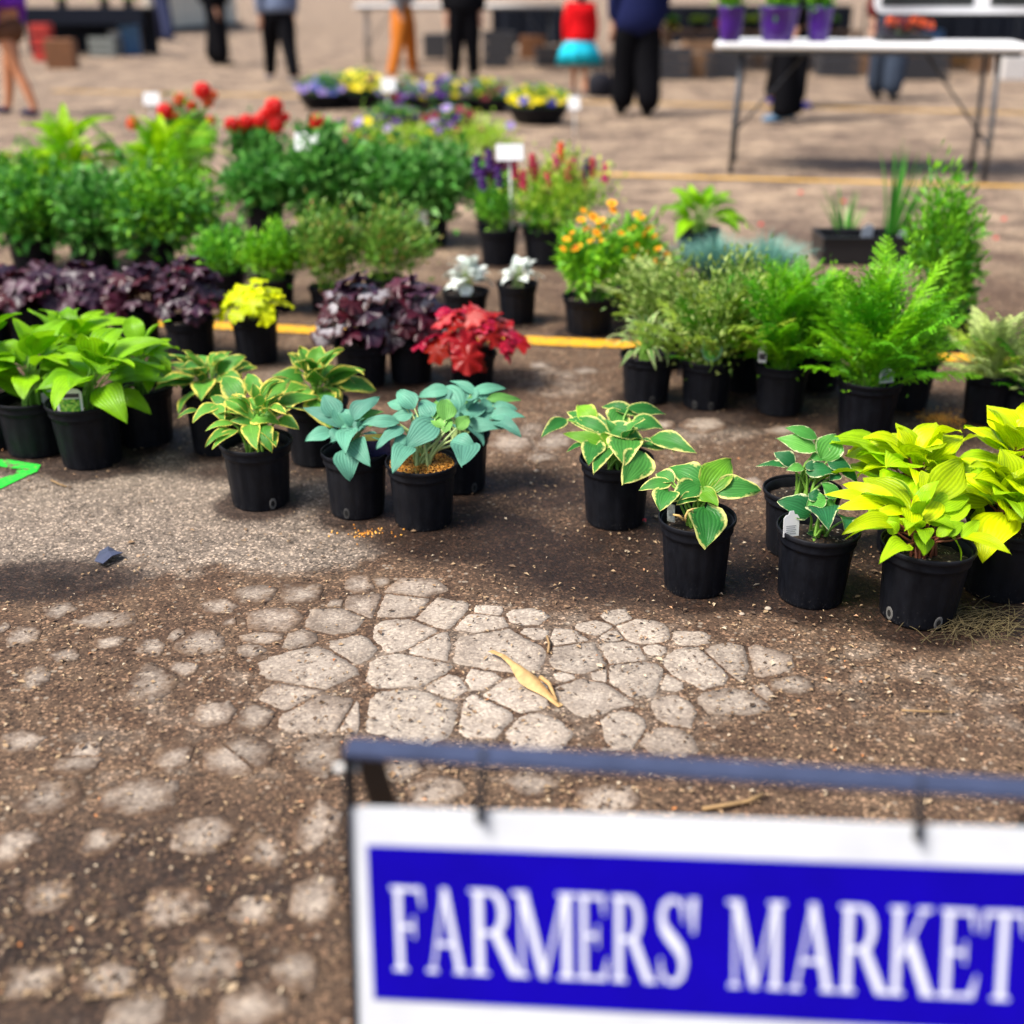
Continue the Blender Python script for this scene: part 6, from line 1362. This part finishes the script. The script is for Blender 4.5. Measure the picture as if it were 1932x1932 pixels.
# serif capitals: each letter a set of strokes, u to the right, v up from 0 to 1
def letter(ch):
    T, t = 0.135, 0.05; S_ = []
    def quad(*p): S_.append(list(p))
    def stem(x, w_=T, y0=0.0, y1=1.0, serif=True, x2=None):
        x2 = x if x2 is None else x2; quad((x - w_ / 2, y0), (x + w_ / 2, y0), (x2 + w_ / 2, y1), (x2 - w_ / 2, y1))
        if serif:
            for (yy, sg, xc) in ((y0, 1, x), (y1, -1, x2)): quad((xc - w_ / 2 - 0.09, yy), (xc + w_ / 2 + 0.09, yy), (xc + w_ / 2 + 0.085, yy + sg * 0.03), (xc + w_ / 2, yy + sg * 0.06), (xc - w_ / 2, yy + sg * 0.06), (xc - w_ / 2 - 0.085, yy + sg * 0.03))
    def bar(x0, x1, y, h_=t): quad((x0, y - h_ / 2), (x1, y - h_ / 2), (x1, y + h_ / 2), (x0, y + h_ / 2))
    def diag(x0, y0, x1, y1, w_): quad((x0 - w_ / 2, y0), (x0 + w_ / 2, y0), (x1 + w_ / 2, y1), (x1 - w_ / 2, y1))
    def foot(x, y, sg, w_=0.26): quad((x - w_ / 2, y), (x + w_ / 2, y), (x + w_ / 2, y + sg * 0.03), (x + 0.05, y + sg * 0.055), (x - 0.05, y + sg * 0.055), (x - w_ / 2, y + sg * 0.03))
    def arc(pts, ws):
        q = []
        for k in range(len(pts)):
            a_ = np.array(pts[max(0, k - 1)]); b_ = np.array(pts[min(len(pts) - 1, k + 1)]); d_ = (b_ - a_) / (np.linalg.norm(b_ - a_) + 1e-9); n_ = np.array([-d_[1], d_[0]]); q.append((np.array(pts[k]) + n_ * ws[k] / 2, np.array(pts[k]) - n_ * ws[k] / 2))
        for k in range(len(q) - 1): quad(tuple(q[k][1]), tuple(q[k + 1][1]), tuple(q[k + 1][0]), tuple(q[k][0]))
    def tick(x, y0, y1, w_=0.05): quad((x - w_, y0), (x, y0), (x, y1), (x - w_ * 0.4, y1))
    if ch == 'F': stem(0.19); bar(0.15, 0.70, 0.972); bar(0.2, 0.52, 0.53); quad((0.62, 0.97), (0.70, 0.97), (0.72, 0.76), (0.69, 0.76)); quad((0.49, 0.40), (0.53, 0.40), (0.53, 0.66), (0.49, 0.66)); W_ = 0.76
    elif ch == 'E': stem(0.19); bar(0.15, 0.70, 0.972); bar(0.2, 0.54, 0.52); bar(0.15, 0.74, 0.028); quad((0.60, 0.97), (0.69, 0.97), (0.71, 0.76), (0.68, 0.76)); quad((0.51, 0.39), (0.55, 0.39), (0.55, 0.65), (0.51, 0.65)); quad((0.62, 0.03), (0.74, 0.03), (0.80, 0.27), (0.77, 0.27)); W_ = 0.82
    elif ch == 'A': diag(0.16, 0, 0.47, 1.0, 0.055); diag(0.80, 0, 0.47, 1.0, T * 1.08); bar(0.27, 0.68, 0.34); foot(0.15, 0, 1); foot(0.81, 0, 1, 0.30); W_ = 0.96
    elif ch == 'R':
        stem(0.19); th_ = np.linspace(math.pi / 2, -math.pi / 2, 11); arc([(0.24, 0.972)] + [(0.40 + 0.22 * math.cos(a_), 0.735 + 0.237 * math.sin(a_)) for a_ in th_] + [(0.24, 0.498)], [t] + [t + (T - t) * max(0, math.cos(a_)) for a_ in th_] + [t]); quad((0.40, 0.50), (0.58, 0.50), (0.92, 0.0), (0.74, 0.0)); foot(0.86, 0, 1, 0.22); W_ = 0.96
    elif ch == 'M': stem(0.17, 0.055); stem(0.98, T); diag(0.57, 0.0, 0.20, 1.0, T * 1.05); diag(0.57, 0.0, 0.94, 1.0, 0.055); foot(0.13, 1, -1, 0.24); W_ = 1.16
    elif ch == 'K': stem(0.19); diag(0.28, 0.42, 0.70, 1.0, 0.065); quad((0.36, 0.56), (0.52, 0.64), (0.92, 0.0), (0.72, 0.0)); foot(0.70, 1, -1, 0.28); foot(0.83, 0, 1, 0.30); W_ = 1.0
    elif ch == 'T': stem(0.40); bar(0.04, 0.76, 0.972); quad((0.04, 0.97), (0.12, 0.97), (0.06, 0.74), (0.03, 0.74)); quad((0.68, 0.97), (0.76, 0.97), (0.77, 0.74), (0.74, 0.74)); W_ = 0.80
    elif ch == 'S':
        P_ = [(0.60, 0.80), (0.55, 0.92), (0.44, 0.975), (0.30, 0.97), (0.18, 0.90), (0.135, 0.78), (0.17, 0.66), (0.28, 0.57), (0.42, 0.48), (0.55, 0.38), (0.605, 0.25), (0.56, 0.11), (0.44, 0.03), (0.30, 0.02), (0.18, 0.08), (0.11, 0.22)]
        arc(P_, [0.04, 0.05, 0.05, 0.06, 0.10, 0.13, 0.15, 0.16, 0.16, 0.16, 0.14, 0.10, 0.06, 0.05, 0.05, 0.04]); quad((0.58, 0.72), (0.62, 0.72), (0.63, 0.99), (0.59, 0.99)); quad((0.09, 0.0), (0.12, 0.0), (0.13, 0.30), (0.09, 0.30)); W_ = 0.72
    else: quad((0.07, 0.60), (0.12, 0.60), (0.17, 1.0), (0.03, 1.0)); W_ = 0.2
    return S_, W_
LET = [('F',237,330),('A',328,440),('R',445,590),('M',562,735),('E',733,822),('R',824,944),('S',945,1035),("'",1034,1060),('M',1135,1292),('A',1300,1430),('R',1432,1572),('K',1565,1702),('E',1700,1812),('T',1812,1935)]
V0b, V1c = 0.176, 0.0821
txt = link('lettering', None, panel); txt.empty_display_size = 0.01
def hu(xz, vmid):                                           # where a letter's edge seen in the picture lies along the board
    px = (700 + xz / 1.157) * k1932
    lo, hi = -0.1, 0.9
    for _ in range(40):
        m_ = (lo + hi) / 2
        if pix(sp_(m_, vmid))[0] < px: lo = m_
        else: hi = m_
    return lo
for ch, x0, x1 in LET:
    S_, W_ = letter(ch); u0, u1 = hu(x0, 0.13), hu(x1, 0.13); V = []; F = []
    for k, pl in enumerate(S_):
        b = len(V); lift = 0.0016 + 0.00006 * (k % 12)
        ar_ = sum(pl[i][0] * pl[(i + 1) % len(pl)][1] - pl[(i + 1) % len(pl)][0] * pl[i][1] for i in range(len(pl)))
        if ar_ < 0: pl = pl[::-1]
        for (x, y) in pl: V.append(sp_(u0 + x / W_ * (u1 - u0), V0b + (V1c - V0b) * y, lift))
        F.append(tuple(range(b, b + len(pl))))
    link('letter', new_mesh('letter', rel(V, sroot), F, None, False, mats=[SLT]), panel)
bpy.data.objects.remove(txt)
# frame: strap across the top, two pairs of legs, hooks
def strap(name, a, b, wide, thick, wdir, mat, parent):
    a, b = Vector(a), Vector(b); d = (b - a).normalized(); wd = Vector(wdir); wd = (wd - d * wd.dot(d)).normalized(); n = d.cross(wd)
    bm = bmesh.new(); vs = [bm.verts.new(p + wd * (sx * wide / 2) + n * (sy * thick / 2) - sroot.location) for p in (a, b) for sx, sy in ((-1, -1), (1, -1), (1, 1), (-1, 1))]
    for f in ((3, 2, 1, 0), (4, 5, 6, 7), (0, 1, 5, 4), (1, 2, 6, 5), (2, 3, 7, 6), (3, 0, 4, 7)): bm.faces.new([vs[i] for i in f])
    bmesh.ops.recalc_face_normals(bm, faces=bm.faces[:]); bmesh.ops.bevel(bm, geom=bm.edges[:], offset=min(wide, thick) * 0.2, segments=2, affect='EDGES')
    me = bpy.data.meshes.new(name); bm.to_mesh(me); bm.free(); me.materials.append(mat); return link(name, me, parent)
bl, br = on_sign(652, 1410, -0.012), on_sign(2052, 1496, -0.012)
strap('top_bar', bl, br, 0.030, 0.006, (0, 1, 0), FRM, sroot)
for e, s in ((bl, 1), (br, -1)):
    top = e + Vector((s * 0.004, 0, -0.003))
    fb = sp_(0.0 if s > 0 else SW, 0.40, -0.014); fb = fb + (fb - top) * ((0.0 - fb.z) / (fb.z - top.z)); 
    strap('front_leg', top + SN * 0.004, fb + Vector((-s * 0.006, 0, 0.0)), 0.030, 0.006, SN, FRB, sroot)
    rb = Vector((top.x + s * 0.012, top.y + 0.30, 0.0)); strap('rear_leg', top + Vector((s * 0.016, 0.004, 0)), rb + Vector((s * 0.02, 0, 0)), 0.030, 0.005, (1, 0, 0), FRB, sroot)
    V, F = tube([top + Vector((-s * 0.016, 0, -0.022)), top + Vector((s * 0.008, 0, -0.022))], 0.0042, 8); link('bolt', new_mesh('bolt', rel(V, sroot), F, mats=[STK]), sroot)
for (x0, y0, x1, y1) in ((912, 1436, 905, 1546), (1738, 1490, 1732, 1580)):
    a, b = on_sign(x0, y0, -0.004), on_sign(x1, y1, 0.006)
    V, F = tube([a + Vector((0, 0.006, 0.006)), a, a * 0.6 + b * 0.4, b + SV * -0.006, b + SN * 0.002, b - SN * 0.008], 0.0042, 8); link('hook', new_mesh('hook', rel(V, sroot), F, mats=[FRB]), sroot)

# ------------------------------------------------------------------ odds and ends on the ground
def husk():
    rng = np.random.default_rng(8); c = at(992, 1287); a, b = at(926, 1236) - c, at(1056, 1336) - c; V = []; F = []; n = 12
    for k in range(n + 1):
        q = k / n; p = a.lerp(b, q); wv = 0.006 + 0.013 * math.exp(-((q - 0.58) / 0.17) ** 2); d = (b - a).normalized(); s = Vector((-d.y, d.x, 0)); lift = 0.010 + 0.007 * math.sin(q * 5)
        for j in range(7):
            t_ = j / 6 * 2 - 1; V.append(tuple(p + s * (wv * t_ + 0.003 * math.sin(9 * q)) + Vector((0, 0, lift + 0.012 * (1 - t_ * t_) * math.exp(-((q - 0.55) / 0.25) ** 2) + rng.uniform(-0.0012, 0.0012)))))
    F = [(k * 7 + j, k * 7 + j + 1, (k + 1) * 7 + j + 1, (k + 1) * 7 + j) for k in range(n) for j in range(6)]
    t = thing('dry_husk', c, 'curled dry tan leaf husk lying on the cracked asphalt', 'dry leaf'); m = plain('dry_husk', (0.50, 0.31, 0.12), 0.7, var=0.3, scale=60, bump=0.5)
    link('blade', new_mesh('blade', V, F, mats=[m]), t)
    Vs, Fs = tube([at(1020, 1290) - c + Vector((0, 0, 0.014)), at(1036, 1306) - c + Vector((0, 0, 0.018)), at(1050, 1330) - c + Vector((0, 0, 0.01))], [0.005, 0.004, 0.002], 6); link('torn_strip', new_mesh('torn_strip', Vs, Fs, mats=[m]), t)
husk()
c = at(208, 1060); V = []; F = []; rg = np.random.default_rng(2)
for k, (x, y) in enumerate(((180, 1068), (190, 1050), (206, 1045), (222, 1048), (234, 1055), (214, 1062), (196, 1072), (207, 1056))): V.append(tuple(at(x, y) - c + Vector((0, 0, 0.008 + 0.012 * rg.random() + (0.012 if k == 7 else 0)))))
o = link('plastic_scrap', new_mesh('plastic_scrap', V, [(7, k, (k + 1) % 7) for k in range(7)], None, False, mats=[plain('slate_plastic', (0.055, 0.065, 0.11), 0.4)]), None, c); sm = o.modifiers.new('t', 'SOLIDIFY'); sm.thickness = 0.002
tag(o, 'crumpled slate blue plastic scrap on the asphalt at the left', 'plastic scrap')
TWG = plain('dry_twig', (0.34, 0.21, 0.09), 0.8, var=0.3)
for nm, lb, pts, r in (('twig', 'tan twig lying behind the sign panel', [(1325, 1532), (1370, 1528), (1410, 1518), (1438, 1508)], 0.004), ('twig', 'short pale twig standing among the cracks above the husk', [(1032, 1205), (1036, 1222), (1034, 1236)], 0.0025), ('twig', 'tiny straw scrap left of the dark pots at the left', [(98, 910), (110, 918), (126, 922)], 0.002), ('twig', 'thin straw on the pale ground right of the sign', [(1700, 1345), (1740, 1350), (1790, 1348)], 0.0018)):
    c = at(*pts[1]); V, F = tube([at(*p_) - c + Vector((0, 0, 0.006 + 0.003 * (k % 2))) for k, p_ in enumerate(pts)], r, 6); o = link(nm, new_mesh(nm, V, F, mats=[TWG]), None, c); tag(o, lb, 'twig', 'dry bits on the ground')
# clump of dry straw beside the nearest pot
c = at(1850, 1185); rg = np.random.default_rng(6); parts = []
for k in range(170):
    p_ = Vector((rg.normal(0, 0.055), rg.normal(0, 0.035), rg.uniform(0.003, 0.022))); a_ = rg.normal(0.5, 0.7); d = Vector((math.cos(a_), math.sin(a_), rg.uniform(-0.1, 0.12))) * rg.uniform(0.02, 0.05); parts.append(tube([p_ - d, p_ + Vector((0, 0, 0.006)), p_ + d], 0.0008, 3, False))
V, F = merge(parts); o = link('straw_clump', new_mesh('straw_clump', V, F, None, True, mats=[plain('dark_straw', (0.10, 0.075, 0.03), 0.8, var=0.5)]), None, c); tag(o, 'clump of dark dry straw right of the nearest pot', 'straw', None, 'stuff')
# fallen petals and seeds
RP = plain('fallen_red_petal', (0.65, 0.02, 0.02), 0.5)
for k, (x, y, s, lb) in enumerate(((1213, 986, 1.0, 'red petal beside the foot of the sprawling cream edged hosta pot'), (1553, 1017, 0.9, 'red berry petal on the soil of the front dark hosta'), (1511, 366, 1.7, 'red petal on the far asphalt left of the rush tray'), (1591, 383, 1.8, 'red petal on the far asphalt above the short rush'), (1436, 426, 1.6, 'red petal right of the light green broad leaved plant'), (1895, 416, 1.6, 'red petal at the far right edge'), (1880, 452, 1.4, 'orange red petal near the far right edge'), (1752, 402, 1.5, 'red petal behind the tall rush'), (1285, 590, 1.2, 'red petal left of the olive ferns'))):
    c = at(x, y, 0.0 if k != 1 else 0.13); V = []; n = 9
    for q in range(n): a_ = 2 * math.pi * q / n; V.append((0.008 * s * math.cos(a_) * (1 + 0.3 * (q % 2)), 0.007 * s * math.sin(a_), 0.006 + 0.004 * s * math.sin(3 * a_)))
    V.append((0, 0, 0.012 * s)); o = link('fallen_petal', new_mesh('fallen_petal', V, [(q, (q + 1) % n, n) for q in range(n)], mats=[RP]), None, c); tag(o, lb, 'petal', 'fallen red petals')
PEB = plain('pebble_stone', (0.42, 0.34, 0.26), 0.8, var=0.3)
for x, y, s, lb in ((1493, 1096, 0.007, 'pale pebble left of the front dark hosta pot'), (1449, 1150, 0.006, 'pebble at the foot of the front dark hosta pot'), (690, 955, 0.005, 'pale pebble between the yellow edged and blue hosta pots'), (1400, 1160, 0.005, 'pebble right of the middle hosta pot'), (1012, 890, 0.006, 'pebble in the gap left of the sprawling hosta')):
    c = at(x, y); V, F = lathe([(0.1 * s, 0), (s, 0.1 * s), (1.15 * s, 0.5 * s), (0.7 * s, 0.95 * s), (0.05 * s, s)], 10, lambda a_, i: 1 + 0.15 * math.sin(2 * a_ + i)); o = link('pebble', new_mesh('pebble', V, F, mats=[PEB]), None, c); tag(o, lb, 'pebble', 'pebbles between the pots')

# contact shade painted in along with damp earth round the foot of each pot; pots stand a little out of true
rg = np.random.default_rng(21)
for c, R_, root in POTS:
    d = np.hypot(GP[:, 0] - c.x, GP[:, 1] - c.y + 0.02); wet_shade = np.maximum(wet_shade, np.clip(1.0 - (d / R_ - 0.9) / 0.85, 0, 1) * rg.uniform(0.55, 0.95))
    root.rotation_euler = (rg.normal(0, 0.016), rg.normal(0, 0.016), 0)
gme.attributes['wet_shade'].data.foreach_set('value', wet_shade.astype(np.float32))
